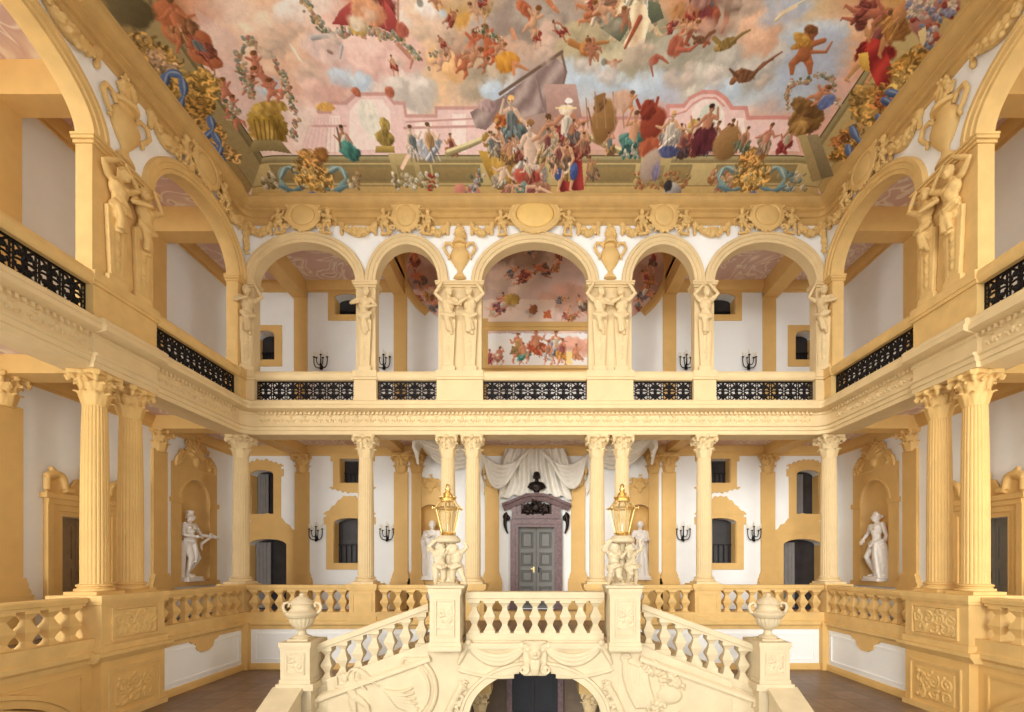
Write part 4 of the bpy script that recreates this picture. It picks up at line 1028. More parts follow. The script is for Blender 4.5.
for s in (-1, 1):
    lf = MB(f); x0, x1 = sorted((s*.25, s*22.4)); lf.box(x0, x1, FG, 43.5, -8, -5.5)
    for z0, z1 in ((FG+4,-30),(-25,-10),(-5,12),(17,38)):
        for o in (.2, 2.0): lf.sweep([(x0+3.4+o,z0+o),(x1-3.4-o,z0+o),(x1-3.4-o,z1-o),(x0+3.4+o,z1-o)], [(0,-5.6),(0,-4.6),(.4,-3.9),(1,-4.6),(1,-5.6)], True)
    d_ = part(t, 'door_leaf', lf, 'door_grey', None, a)
    hn = MB(f); hn.box(s*3-.8, s*3+.8, -13, -6, -5.4, -4.8); hn.box(*sorted((s*3, s*6.5)), -9, -8, -4.8, -3.8); part(t, 'handle', hn, 'gilt' if s < 0 else 'bronze', None, a).parent = d_
t = thing('bust', on('gback', 2, 83.6, 7.5), label='dark bronze bust standing on the marble pediment of the grey door', cat='bust')
mb, p = human(62, dict(), False, .2, 'short', False, False)
keep = MB(); zc = .69*62
for q in (mb,):
    vs = [(x, y, z) for (x, y, z) in q.v]
b2 = MB(); b2.v = [(x, y*.9, max(z, zc)-zc+6 if z > zc-30 else 6) for (x, y, z) in mb.v]; b2.q = mb.q
b3 = MB(); hd = p['head']; b3.ell((0,-.6,hd.z-zc+6),(3.6,4.2,4.8),None,14,10); b3.ell((0,-3.4,hd.z-zc+3.6),(2,2,2.2)); b3.tube([(0,-4.4,hd.z-zc+7),(0,-5.4,hd.z-zc+5)],[.5,.9],6); b3.ell((0,.8,hd.z-zc+8.5),(4.2,4.2,3.6))
for s in (-1,1): b3.ell((s*3.5,.6,hd.z-zc+5.4),(1.2,1.8,2.8)); b3.tube([(s*1,0,12),(s*6,0,10.5),(s*9,.5,6)],[3.2,3.6,3.2],10); b3.tube(curve((s*8,-1,11),(s*4,-4.6,7),(s*-1,-3.4,2),6),1.6,8)
b3.tube([(0,0,hd.z-zc+4),(0,0,12)],[2.2,2.8],10); b3.ell((0,-.4,8.5),(8,4.4,6),None,14,9); b3.ell((0,0,3.5),(4,3.4,3.5))
part(t, 'figure', fuse(b3, .42, 2), 'bronze')
mb = MB(); mb.lathe([(3.8,0),(3.8,.7),(2.4,1.2),(2.2,2.6),(2.8,3.2)], 20); part(t, 'socle', mb, 'redmarble')
# ---------------------------------------------------------------- stucco drapery over the door
def swagcloth():
    mb = MB(); nx, nz = 150, 60
    def top(u): return 133 + 3*math.cos(u*14)
    P = lambda u, v: None
    vs, fs = [], []
    for i in range(nx+1):
        u = -1+2*i/nx; au = abs(u)
        # the cloth hangs from the ceiling and is gathered to both sides; its hem is a pair of swags round a central fall
        hem = 83 - 7*au**2 + 1.5*math.sin(u*19)
        for j in range(nz+1):
            v = j/nz; z = 139 - (139-hem)*v
            x = u*(36 + 11*v + 2*math.sin(v*5))
            ph = u*19+2.2*math.sin(v*2.6)*u+.6*math.sin(v*6)
            drift = math.sin(ph + (1-v)*au*9*(1 if u > 0 else -1))
            y = -3.8 - 3.0*drift*(.35+.65*math.sin(PI*min(1, v*.9+.08))) - 3.2*math.exp(-((v-.2)/.16)**2)*(.4+.6*au) - 1.5*math.exp(-((v-.97)/.05)**2)
            vs.append((x, y, z))
    for i in range(nx):
        for j in range(nz): a = i*(nz+1)+j; fs.append((a, a+nz+1, a+nz+2, a+1))
    k = len(vs); vs += [(x, y+1.2, z) for x, y, z in vs]; fs += [tuple(q+k for q in f_[::-1]) for f_ in fs]
    for i in range(nx):
        for j0 in (0, nz): a = i*(nz+1)+j0; fs.append((a, a+nz+1, a+nz+1+k, a+k))
    mb.add(vs, fs); return mb
a = on('gback', 0, 62, 0); t = thing('stucco_drapery', a, label='white stucco drapery gathered in swags over the grey door', cat='drapery')
mb = swagcloth(); mb.v = [(x, YG-1+y, z) for x, y, z in mb.v]; part(t, 'cloth', mb, 'plaster_white', 75, a)
for s in (-1, 1):
    sw = MB()
    for k in range(7):
        sw.tube(curve((s*70, 2-1.6*k, 39+2*k), (s*100, -6-6*k, 4+k*7), (s*134, -22-7*k, 47+k*.6), 16), [2]+[3.1-.12*k]*15+[2], 8)
    for k in range(4): sw.tube(curve((s*134, -30-7*k, 46), (s*140, -30-7*k, 36), (s*(137-2*k), -28-7*k, 22+3*k), 8), [3.2,3,2.8,2.6,2.6,2.4,2.2,1.8,1.2], 8)
    for k in range(6): sw.tube(curve((s*(8+2*k), -6-k, 44-2*k), (s*(36+3*k), -9-.6*k, 6-9*k), (s*(66-k), -5-.8*k, 40-k), 14), [1.6]+[2.7-.1*k]*13+[1.8], 8)
    for k in range(4): sw.tube(curve((s*62, -1, 40-3*k), (s*74, -3, 22-4*k), (s*62, -1.5, 2-4*k), 8), [2.6,2.8,2.8,2.6,2.4,2.2,2,1.6,1], 8)
    sw.ell((s*70,-3,40),5); sw.ell((s*135,-44,48),(5,22,4))
    c = part(t, 'swag', fuse(sw, .8, 2), 'plaster_white'); c.location = (Vector((0, YG-2, 98-6))-Vector(a))*S
# ---------------------------------------------------------------- wall candelabra
def sconce_proto():
    t = thing('wall_candelabrum', (0,0,0)); mb = MB()
    mb.ell((0,-.6,0),(1.8,.8,3.2)); mb.tube([(0,0,-1),(0,-3,-2.6),(0,-4,-1)], [.8,.8,.8], 8); mb.tube([(0,-4,-2),(0,-4,14)], [1.0,.55], 8); mb.ell((0,-4,-2.6),1.6); mb.ell((0,-4,3),1.2)
    for s in (-1, 1):
        mb.tube(curve((0,-4,-1.5),(s*9.5,-4.6,-4),(s*8,-4.4,11),10), .62, 8); mb.tube(curve((0,-4,3),(s*4,-6.5,-1),(s*4,-7,9),8), .55, 8)
    part(t, 'bracket', fuse(mb, .3, 0), 'iron')
    for (x, y, z) in ((0,-4,14),(-8,-4.4,11),(8,-4.4,11),(-4,-7,9),(4,-7,9)):
        cp = MB(); cp.lathe([(.5,z-.4),(1.5,z+.3),(1.3,z+1.0),(.8,z+1.1)], 12, (x,y)); cup = part(t, 'candle_cup', cp, 'iron')
        cp = MB(); cp.lathe([(.62,z+1),(.62,z+6.4),(.3,z+6.8)], 10, (x,y)); part(cup, 'candle', cp, 'wax')
    return t
sp_ = sconce_proto(); k = 0
for (X, h, lab) in ((-269,29,'rear wall below, left of the left arched window'),(-182,29,'rear wall below, right of the left arched window'),(182,29,'rear wall below, left of the right arched window'),(269,29,'rear wall below, right of the right arched window'),
                    (-263,240,'upper rear wall, beneath the outer left arch'),(-186,240,'upper rear wall, beneath the narrow left arch'),(186,240,'upper rear wall, beneath the narrow right arch'),(263,240,'upper rear wall, beneath the outer right arch')):
    o = sp_ if k == 0 else dup(sp_); k += 1; o.location = wp(on('gback', X, h, 0)); tag(o, 'dark candelabrum with five candles on the ' + lab, 'candelabrum', 'wall candelabra')
# ---------------------------------------------------------------- urns, putti and lanterns of the staircase
def urn_proto():
    t = thing('stone_urn', (0,0,0)); mb = MB(); mb.box(-9,9,-9,9,0,1.6); part(t, 'plinth', mb, 'cream')
    mb = MB(); n = 60; fl = lambda k: 1.0
    mb.lathe([(7.5,1.5),(8,2.6),(7,3.6),(4,5),(3.2,7.5),(3.4,8.6),(5,9.8)], 40); mb.lathe([(4.6,9.6),(7.6,12),(10.2,16.5),(11,19.8)], 80, flute=lambda k: (1,.97,.94,.97)[k % 4])
    mb.lathe([(10.8,19.6),(11.8,20.4),(13.6,22.4),(14.2,23.8),(13.2,25),(11.4,25.6),(9.4,27.4),(8.2,30),(8.8,31.8),(10.2,32.4),(10.2,33.4),(8.8,34)], 48); part(t, 'bowl', mb, 'cream', 40)
    mb = MB(); mb.lathe([(9.2,33.8),(8.8,35),(6,37),(4.2,38.6),(2.4,39.4),(2.8,40.4),(1.6,41.6),(.4,42.4)], 40); part(t, 'lid', mb, 'cream', 50)
    for s in (-1, 1):
        mb = MB(); mb.tube([(s*12.5,0,23.5),(s*15.4,0,25.4),(s*16.8,0,29),(s*15.6,0,32.4),(s*12.6,0,33.4),(s*10.6,0,31.6),(s*11.4,0,30)], [1.3,1.5,1.5,1.4,1.3,1.1,.9], 10); mb.ell((s*11.6,0,30),1.3); part(t, 'handle', fuse(mb, .4, 1), 'cream')
    return t
u = urn_proto()
for sg in (-1, 1):
    o = u if sg < 0 else dup(u); o.location = wp((sg*180.2, 374.5, -60)); o.scale = (.88,.88,.86); tag(o, 'cream stone urn with two scroll handles on the %s newel of the stairs' % ('left' if sg < 0 else 'right'), 'urn', 'stone urns')
def putto_group(sg):
    t = thing('putto_group', (sg*67.6, 375.5, -20), label='cream stone group of two putti lifting a cushion, under the %s lantern' % ('left' if sg < 0 else 'right'), cat='sculpture', group='putto groups')
    if sg < 0:
        A = dict(head=(.02,-.04,.80), elL=(-.22,-.04,.86), wrL=(-.05,-.06,1.02), shL=(-.125,0,.74), elR=(.12,.06,.7), wrR=(.06,.05,.9))
        B = dict(head=(-.03,-.06,.79), elR=(.24,-.03,.84), wrR=(.16,-.02,.98), shR=(.12,0,.74), elL=(-.19,-.12,.72), wrL=(-.08,-.1,.92), knR=(.14,-.03,.22), anR=(.2,.0,.04))
        rots = (.5, -.3)
    else:
        A = dict(head=(.03,-.05,.80), elL=(-.22,-.06,.84), wrL=(-.05,-.06,1.0), elR=(.18,-.14,.62), wrR=(.26,-.18,.72), knL=(-.02,-.2,.32), anL=(-.1,-.06,.04), knR=(.12,-.1,.22), anR=(.16,.08,.1))
        B = dict(head=(-.06,-.04,.79), elR=(.25,-.02,.8), wrR=(.2,-.02,1.0), elL=(-.16,-.16,.62), wrL=(-.24,-.2,.76), knL=(-.12,-.16,.28), anL=(-.06,.04,.05), knR=(.1,-.04,.22), anR=(.12,.0,.04))
        rots = (-.35, .5)
    t.scale = (1.16, 1.1, 1.06)
    for (J, x, rz, turn) in ((A, -5.6, rots[0], .5), (B, 5.8, rots[1], -.5)):
        m_ = putto_mb(33.5, J, turn)
        hb = m_
        drape(hb, [(-3,-4,14),(0,-5.5,13),(4,-3,15)], 1.5, 3, 4)
        o = part(t, 'putto', fuse(hb, .45, 2), 'cream'); o.location = (x*S, (-1 if x < 0 else .5)*S, 1.4*S); o.rotation_euler = (0,0,rz)
    mb = MB(); mb.box(-12.5,12.5,-10,10,0,2.2); mb.ell((0,0,2),(9,7,2.4)); mb.tube([(0,5,2),(0,4,20),(0,2,34)],[5,3.4,3],10); part(t, 'rock_base', fuse(mb, .7, 1), 'cream')
    mb = MB(); mb.lathe([(6,32.6),(8.2,33.4),(8.6,35.2),(7.6,36.6),(6.6,37.4),(6.6,38)], 24); drape(mb, [(-8,-3,35),(-10,-2,31),(-11,-1,27)], 1.6, 3, 6); part(t, 'cushion', fuse(mb, .5, 2), 'cream')
    return t
for sg in (-1, 1):
    putto_group(sg)
    sd = 'left' if sg < 0 else 'right'
    t = thing('lantern', (sg*67.6, 375.5, 20.6), label='gilded six-sided glass lantern carried by the %s pair of putti' % sd, cat='lantern', group='gilded lanterns')
    t.scale = (1, 1, .87); n = 6; ph = PI/6 if sg < 0 else PI/6+.12
    P = lambda r, z, k: (r*math.cos(2*PI*k/n+ph), r*math.sin(2*PI*k/n+ph), z)
    fr = MB(); rb, rt, z0, z1 = 5.2, 9.8, 2, 24
    for k in range(n): fr.tube([P(rb,z0,k), P(rt,z1,k)], [.55,.55], 6); fr.tube([P(rb,z0,k), P(rb,z0,k+1)], .7, 6); fr.tube([P(rt+.5,z1,k), P(rt+.5,z1,k+1)], .9, 6); fr.tube([P(rt+.5,z1,k), P(5.6,31,k)], .6, 6)
    for k in range(n): fr.ell(P(rt+.8,z1,k), 1.1); fr.tube([P(rt+.8,z1,k), P(rt+2.4,z1-.6,k), P(rt+2.6,z1+1,k)], .5, 6)
    fr.lathe([(4.6,0),(5,.8),(4.4,1.6),(5.4,2.6),(4.8,3)], 24); part(t, 'frame', fr, 'gilt', 40)
    g = MB()
    for k in range(n): g.add([P(rb,z0,k),P(rb,z0,k+1),P(rt,z1,k+1),P(rt,z1,k)], [(0,1,2,3)])
    part(t, 'glass', g, 'glass', None)
    g = MB()
    for k in range(n): g.add([P(rt+.4,z1+.1,k),P(rt+.4,z1+.1,k+1),P(5.6,31,k+1),P(5.6,31,k)], [(0,1,2,3)])
    part(t, 'roof', g, 'glass', None)
    fi = MB(); fi.lathe([(6.2,30.4),(6.4,31.4),(5.6,32),(6.6,33.4),(6.2,34),(4.4,34.6),(3.2,36.4),(3.6,37.4),(2.4,38),(1.6,39.6),(2.4,40.8),(2.4,41.6),(1.2,42.4),(1.4,43.6),(1.8,44.4),(1.2,45.4),(.3,46)], 24)
    for k in range(12): a_ = 2*PI*k/12; fi.ell((6*math.cos(a_), 6*math.sin(a_), 34), .9, n=6, m=4)
    part(t, 'finial', fi, 'gilt', 50)
    cd = MB(); cd.lathe([(1.6,2.6),(1.6,3.4),(.8,3.8),(.8,10),(.3,10.6)], 16); part(t, 'candle', cd, 'wax', 40)
# ---------------------------------------------------------------- iron grilles of the upper gallery
def grille_panel(w, h=20.0, r=.7):
    """one scrollwork panel about w wide: mirrored scrolls, ring and flower"""
    mb = MB(); c = w/2
    for s in (-1, 1):
        for t in (-1, 1):
            spiral(mb, (c+s*w*.25, 0, h/2+t*h*.24), w*.17, 1.3, r*1.25, a0=(PI/2)*t, sgn=s*t, n=12, taper=.8)
            mb.tube(curve((c+s*w*.46,0,h/2+t*h*.46),(c+s*w*.1,0,h/2+t*h*.36),(c+s*w*.08,0,h/2+t*h*.08),6), r*1.1, 5)
            mb.ell((c+s*w*.25,0,h/2+t*h*.24), r*2.2, n=6, m=4); mb.ell((c+s*w*.44,0,h/2+t*h*.16), (r*1.6,r,r*2.6), n=6, m=4)
        mb.tube(curve((c+s*w*.47,0,h*.5),(c+s*w*.2,0,h*.56),(c,0,h*.5),6), r*1.1, 5)
    mb.tube([(c+w*.1*math.cos(2*PI*k/10),0,h/2+w*.1*math.sin(2*PI*k/10)) for k in range(11)], r*1.2, 5)
    for t in (-1, 1): mb.ell((c,0,h/2+t*h*.4),(r*2.4,r,r*2.8),n=6,m=4); mb.ell((c,0,h/2+t*h*.22),(r*1.5,r,r*3),n=6,m=4)
    mb.ell((c,0,h/2), r*2, n=6, m=4)
    return mb
GP = {}
def grille(wall, s0, s1, label):
    a = on(wall, (s0+s1)/2, 161.5, -3); t = thing('iron_grille', a, ROT[wall], label=label, cat='grille', group='iron grilles of the upper gallery')
    L = s1-s0; n = max(1, round(L/14.5)); bar = 2.6; w = (L-bar*(n+1))/n
    mb = MB()
    mb.box(-L/2, L/2, -.6, .6, 0, 1.2); mb.box(-L/2, L/2, -.6, .6, 18.6, 19.9)
    part(t, 'frame', mb, 'iron', None)
    key = round(w, 2)
    for i in range(n+1):
        kb = 'post'
        if kb not in GP:
            m2 = MB()
            for x in (-1.0, 1.0): m2.box(x-.36, x+.36, -.5, .5, 1, 18.8)
            for q in range(6): m2.box(-1, 1, -.4, .4, 2.6+q*2.9, 3.4+q*2.9)
            GP[kb] = m2.mesh('post'); GP[kb].materials.append(M['iron'])
        o = link('post', GP[kb], None, t); o.location = ((-L/2+bar/2+i*(w+bar))*S, 0, 0)
    if key not in GP:
        GP[key] = grille_panel(w, 18.4).mesh('scroll_panel', merge=False, smooth=60); GP[key].materials.append(M['iron'])
    for i in range(n):
        o = link('scroll_panel', GP[key], None, t); o.location = ((-L/2+bar+i*(w+bar))*S, 0, .8*S)
NM = ['outer left', 'narrow left', 'wide central', 'narrow right', 'outer right']
for (c, a, b), nm in zip(ARB, NM): grille('back', c-a+2, c+a-2, 'black scrollwork grille of the upper rear gallery under the %s arch' % nm)
for sd in ('left', 'right'):
    m = 1 if sd == 'left' else -1
    grille(sd, 419.5-51, 419.5+51, 'black scrollwork grille of the upper %s gallery, next to the corner' % sd) if m == 1 else grille(sd, 419.5-51, 419.5+51, 'black scrollwork grille of the upper right gallery, next to the corner')
    grille(sd, 242-73, 242+73, 'black scrollwork grille of the upper %s gallery under its big arch nearer the eye' % sd)
# ---------------------------------------------------------------- herms on the piers
def herm_mb(H, J, turn, seed, wide=8.0):
    """figure to the hips growing out of a tapering pillar; base at the foot of the pillar"""
    m_, p = human(64, J, False, turn, 'short', False, False)
    mb = MB(); zc = H-68+4
    mb.merge(m_, Matrix.Translation((0,-3.4,zc-.0)))
    q = p['pelvis']+V3(0,-3.4,zc)
    drape(mb, [q+V3(-6,-2,2), q+V3(0,-4.5,-1), q+V3(6,-2,2)], 2.2, 5, seed); drape(mb, [q+V3(-2,-3,0), q+V3(0,-4,-8), q+V3(1,-3,-15)], 2.4, 5, seed+1)
    drape(mb, [p['shL']+V3(0,-4,zc), p['waist']+V3(2,-7,zc), q+V3(5,-3,0)], 1.5, 3, seed+2)
    z = q.z-2
    mb.prism([(-wide*.62,4),(-wide*.9,z),(wide*.9,z),(wide*.62,4)], -3.2, .5, 1); mb.box(-wide*.85,wide*.85,-3.8,.5,0,4.4)
    for k in range(4): mb.ell((0,-3.4,z-9-k*9.5),(1.3,1.0,2.8)); mb.ell((0,-3.4,z-4-k*9.5),(1.9,.9,1.1))
    mb.ell((0,-3.6,z-4),(4.5,1.8,3)); mb.tube([(-wide*.5,-3.2,z-6),(-wide*.36,-3.2,8)],.5,6); mb.tube([(wide*.5,-3.2,z-6),(wide*.36,-3.2,8)],.5,6)
    return mb
HP = [dict(elL=(-.20,-.02,.90), wrL=(-.10,-.03,1.06), elR=(.19,-.05,.72), wrR=(.06,-.14,.70), head=(.02,-.03,.925)),
      dict(elR=(.21,-.02,.90), wrR=(.10,-.03,1.06), elL=(-.19,-.05,.72), wrL=(-.04,-.14,.78), head=(-.02,-.03,.925)),
      dict(elL=(-.19,-.04,.88), wrL=(-.04,-.06,1.03), elR=(.2,-.02,.9), wrR=(.05,-.04,1.05), head=(.01,-.05,.91)),
      dict(elL=(-.2,-.06,.74), wrL=(-.05,-.15,.72), elR=(.2,-.06,.70), wrR=(.05,-.15,.64), head=(.03,-.03,.925))]
HM = [fuse(herm_mb(82, J, tn, 3*i+1), .62, 1, 'herm_figure') for i, (J, tn) in enumerate(zip(HP, (.5, -.5, .3, -.2)))]
for m_ in HM: m_.materials.append(M['stucco'])
def herm(wall, s, kind, label, t=1.0, sc=1.0, rz=None):
    me = HM[kind]
    if wall != 'back': me = me.copy(); me.materials[0] = M['gold_stucco']  # side herms take the deeper tone for their weaker light
    o = link('herm', me, None); o.location = wp(on(wall, s, 190.5, t)); o.rotation_euler = (0,0,ROT[wall] if rz is None else rz); o.scale = (sc, sc*.8, 1.0)
    tag(o, label, 'relief figure', 'stucco herms on the upper piers')
for sg in (-1, 1):
    sd = 'left' if sg < 0 else 'right'
    herm('back', sg*169.3, 3 if sg < 0 else 2, 'stucco herm on the slim pier between the %s outer and narrow arches' % sd, sc=.95)
    herm('back', sg*86, 0 if sg < 0 else 1, 'stucco herm on the pier %s of the central arch, farther from the arch' % sd)
    herm('back', sg*64.5, 1 if sg < 0 else 0, 'stucco herm on the pier %s of the central arch, next to the arch' % sd)
    w = sd
    herm(w, 333, 2, 'stucco herm on the upper pier of the %s side wall, nearer of its pair' % sd, sc=1.15, t=.5)
    herm(w, 355, 1 if sg < 0 else 0, 'stucco herm on the upper pier of the %s side wall, farther of its pair' % sd, sc=1.12, t=.5)
    o = link('herm', HM[0 if sg > 0 else 1], None); o.location = wp((sg*(HW-2.5), D-2.5, 190.5)); o.rotation_euler = (0,0,-sg*PI/4); o.scale = (.95,1,1)
    tag(o, 'stucco herm on the corner pier between rear and %s arcades' % sd, 'relief figure', 'stucco herms on the upper piers')
# ---------------------------------------------------------------- cartouches over the arches
CT = {}
for kd in ('large', 'wide', 'round'):
    m1, m2 = cartouche(kd); me1 = m1.mesh('medallion', smooth=180); me1.materials.append(M['mirror_gilt' if kd == 'large' else 'gold_stucco']); m2.materials.append(M['gold_stucco']); CT[kd] = (me1, m2)
PT = []
for i, J in enumerate((dict(head=(.03,-.03,.885), elL=(-.2,-.04,.66), wrL=(-.24,-.08,.56), elR=(.2,-.03,.74), wrR=(.27,-.05,.84), knL=(-.09,-.14,.30), anL=(-.1,-.02,.12), knR=(.13,-.08,.2), anR=(.1,.04,.04)),
                       dict(head=(-.04,-.03,.88), elL=(-.2,-.04,.72), wrL=(-.28,-.05,.78), elR=(.19,-.05,.62), wrR=(.24,-.1,.52), knL=(-.13,-.06,.22), anL=(-.12,.03,.03), knR=(.09,-.14,.3), anR=(.12,-.03,.1)))):
    m_ = putto_mb(25, J, .4 if i == 0 else -.4, True); drape(m_, [(-4,-2,11),(0,-3,10),(4,-2,12)], 1.2, 3, i); m_.box(-5,5,-1,1,0,2); PT.append(fuse(m_, .5, 1, 'putto')); PT[-1].materials.append(M['gold_stucco'])
def cart(wall, s, h, kd, label, t=3.5, dx=None):
    o = thing('stucco_cartouche', on(wall, s, h, t), ROT[wall], label=label, cat='cartouche', group='cartouches over the upper arches')
    link('medallion', CT[kd][0], None, o); link('scroll_frame', CT[kd][1], None, o)
    dx = dx or {'large': 32, 'wide': 23, 'round': 20}[kd]
    for sgn in (-1, 1):
        q = link('putto', PT[0 if sgn < 0 else 1], None, o); q.location = (sgn*dx*S, -.5*S, -1.5*S); q.rotation_euler = (0, sgn*.12, 0)
for (c, a, b), kd, nm in zip(ARB, ('wide','round','large','round','wide'), ('outer left','narrow left','central','narrow right','outer right')):
    cart('back', c if abs(c) < 200 else c*1.0, {'large': 325, 'wide': 327, 'round': 326}[kd], kd, 'stucco cartouche held by two putti over the %s arch of the rear wall' % nm)
for sd in ('left', 'right'): cart(sd, 421, 326, 'wide', 'stucco cartouche with two putti over the %s side wall arch' % sd)
# ---------------------------------------------------------------- vases in relief between the arches
def vase_meshes():
    mb = MB(); prof = [(3.5,0),(7,1),(6,3),(3,6),(2.6,9),(5,12),(9,18),(10.5,24),(9,28),(6.4,31),(6,33),(8.4,35),(8,37),(5,38)]
    mb.lathe(prof, 36); mb.v = [(x, y*.5-1, z) for x, y, z in mb.v]
    hd = MB()
    for s in (-1, 1): hd.tube([(s*7,-2,31),(s*10,-2.6,35),(s*15,-2.8,35),(s*17,-2.8,30),(s*14,-2.6,25),(s*11,-2.4,22),(s*12.5,-2.2,19)], [1.2,1.5,1.6,1.6,1.5,1.4,1.2], 8)
    hd.lathe([(8.2,33.8),(8.6,35.4),(8,37)], 20)
    fl = MB(); leafy(fl, (0,-1,43), 6.5, 34, 5, 3.5, .3); fl.tube([(0,-1.5,36),(0,-1.5,50)],[4,2.6],8); leafy(fl,(0,-1,50),4,18,6,3,.34)
    return mb.mesh('bowl', smooth=50), fuse(hd, .55, 1, 'handles'), fuse(fl, .6, 1, 'flowers')
VM = vase_meshes()
for m_ in VM: m_.materials.append(M['gold_stucco'])
for wall, s, h, sc, lab in (('back',-75,282,1,'left of the central cartouche'),('back',75,282,1,'right of the central cartouche'),('left',341,281,1.25,'on the left side wall between its arches'),('right',341,281,1.25,'on the right side wall between its arches')):
    o = thing('relief_vase', on(wall, s, h, -.2), ROT[wall], label='honey stucco vase of flowers in relief, ' + lab, cat='relief vase', group='relief vases')
    o.scale = (sc*.92, 1.1, sc if wall == 'back' else 1.12)
    for nm, m_ in zip(('bowl','handles','flowers'), VM): link(nm, m_, None, o)
# ---------------------------------------------------------------- festoons
GM = {}
def garland(wall, s, h, w, sag, r, label):
    k = (w, sag, r)
    if k not in GM: GM[k] = fuse(garland_mb(w, sag, r), .55, 1, 'festoon'); GM[k].materials.append(M['gold_stucco'])
    o = link('festoon', GM[k], None); o.location = wp(on(wall, s, h, .3)); o.rotation_euler = (0,0,ROT[wall])
    tag(o, label, 'festoon', 'stucco festoons')
for sg in (-1, 1):
    sd = 'left' if sg < 0 else 'right'
    for s, w, lab in ((176, 17, 'between the outer and narrow %s arches' % sd), (97, 10, 'outer of the two beside the %s relief vase' % sd), (53, 10, 'inner of the two beside the %s relief vase' % sd), (274, 11, 'beside the %s corner' % sd)):
        garland('back', sg*s, 336, w, 9, 3.6, 'stucco flower festoon on the rear wall, ' + lab)
    for s, w, lab in ((299, 20, 'on the near side of its relief vase'), (378, 15, 'on the far side of its relief vase'), (461, 13, 'next to the corner')):
        garland(sd, s, 336, w, 9.5, 3.9, 'stucco flower festoon on the %s side wall, %s' % (sd, lab))
mb = MB(); rr = random.Random(2)
drp = MB(); drp.tube([(0,-1,0),(0,-1.5,-10),(0,-1.2,-24)], [2.6,2.2,1.0], 8)
for k in range(26): drp.ell((rr.uniform(-2.2,2.2), -1.6-rr.random(), -rr.uniform(0,23)), rr.uniform(1,1.8), n=7, m=5)
for s in (-1,1): spiral(drp, (s*3.5,-1.5,3), 3.4, 1.2, 1.1, a0=0, sgn=s)
leafy(drp, (0,-1,5), 4, 16, 4, 2.5, .36); dm = fuse(drp, .55, 1, 'corner_drop'); dm.materials.append(M['gold_stucco'])
for sg in (-1, 1):
    o = link('flower_drop', dm, None); o.location = wp((sg*(HW-1.5), D-1.5, 330)); o.rotation_euler = (0,0,-sg*PI/4); tag(o, 'hanging stucco flower drop in the %s rear corner below the top cornice' % ('left' if sg < 0 else 'right'), 'flower drop', 'flower drops')
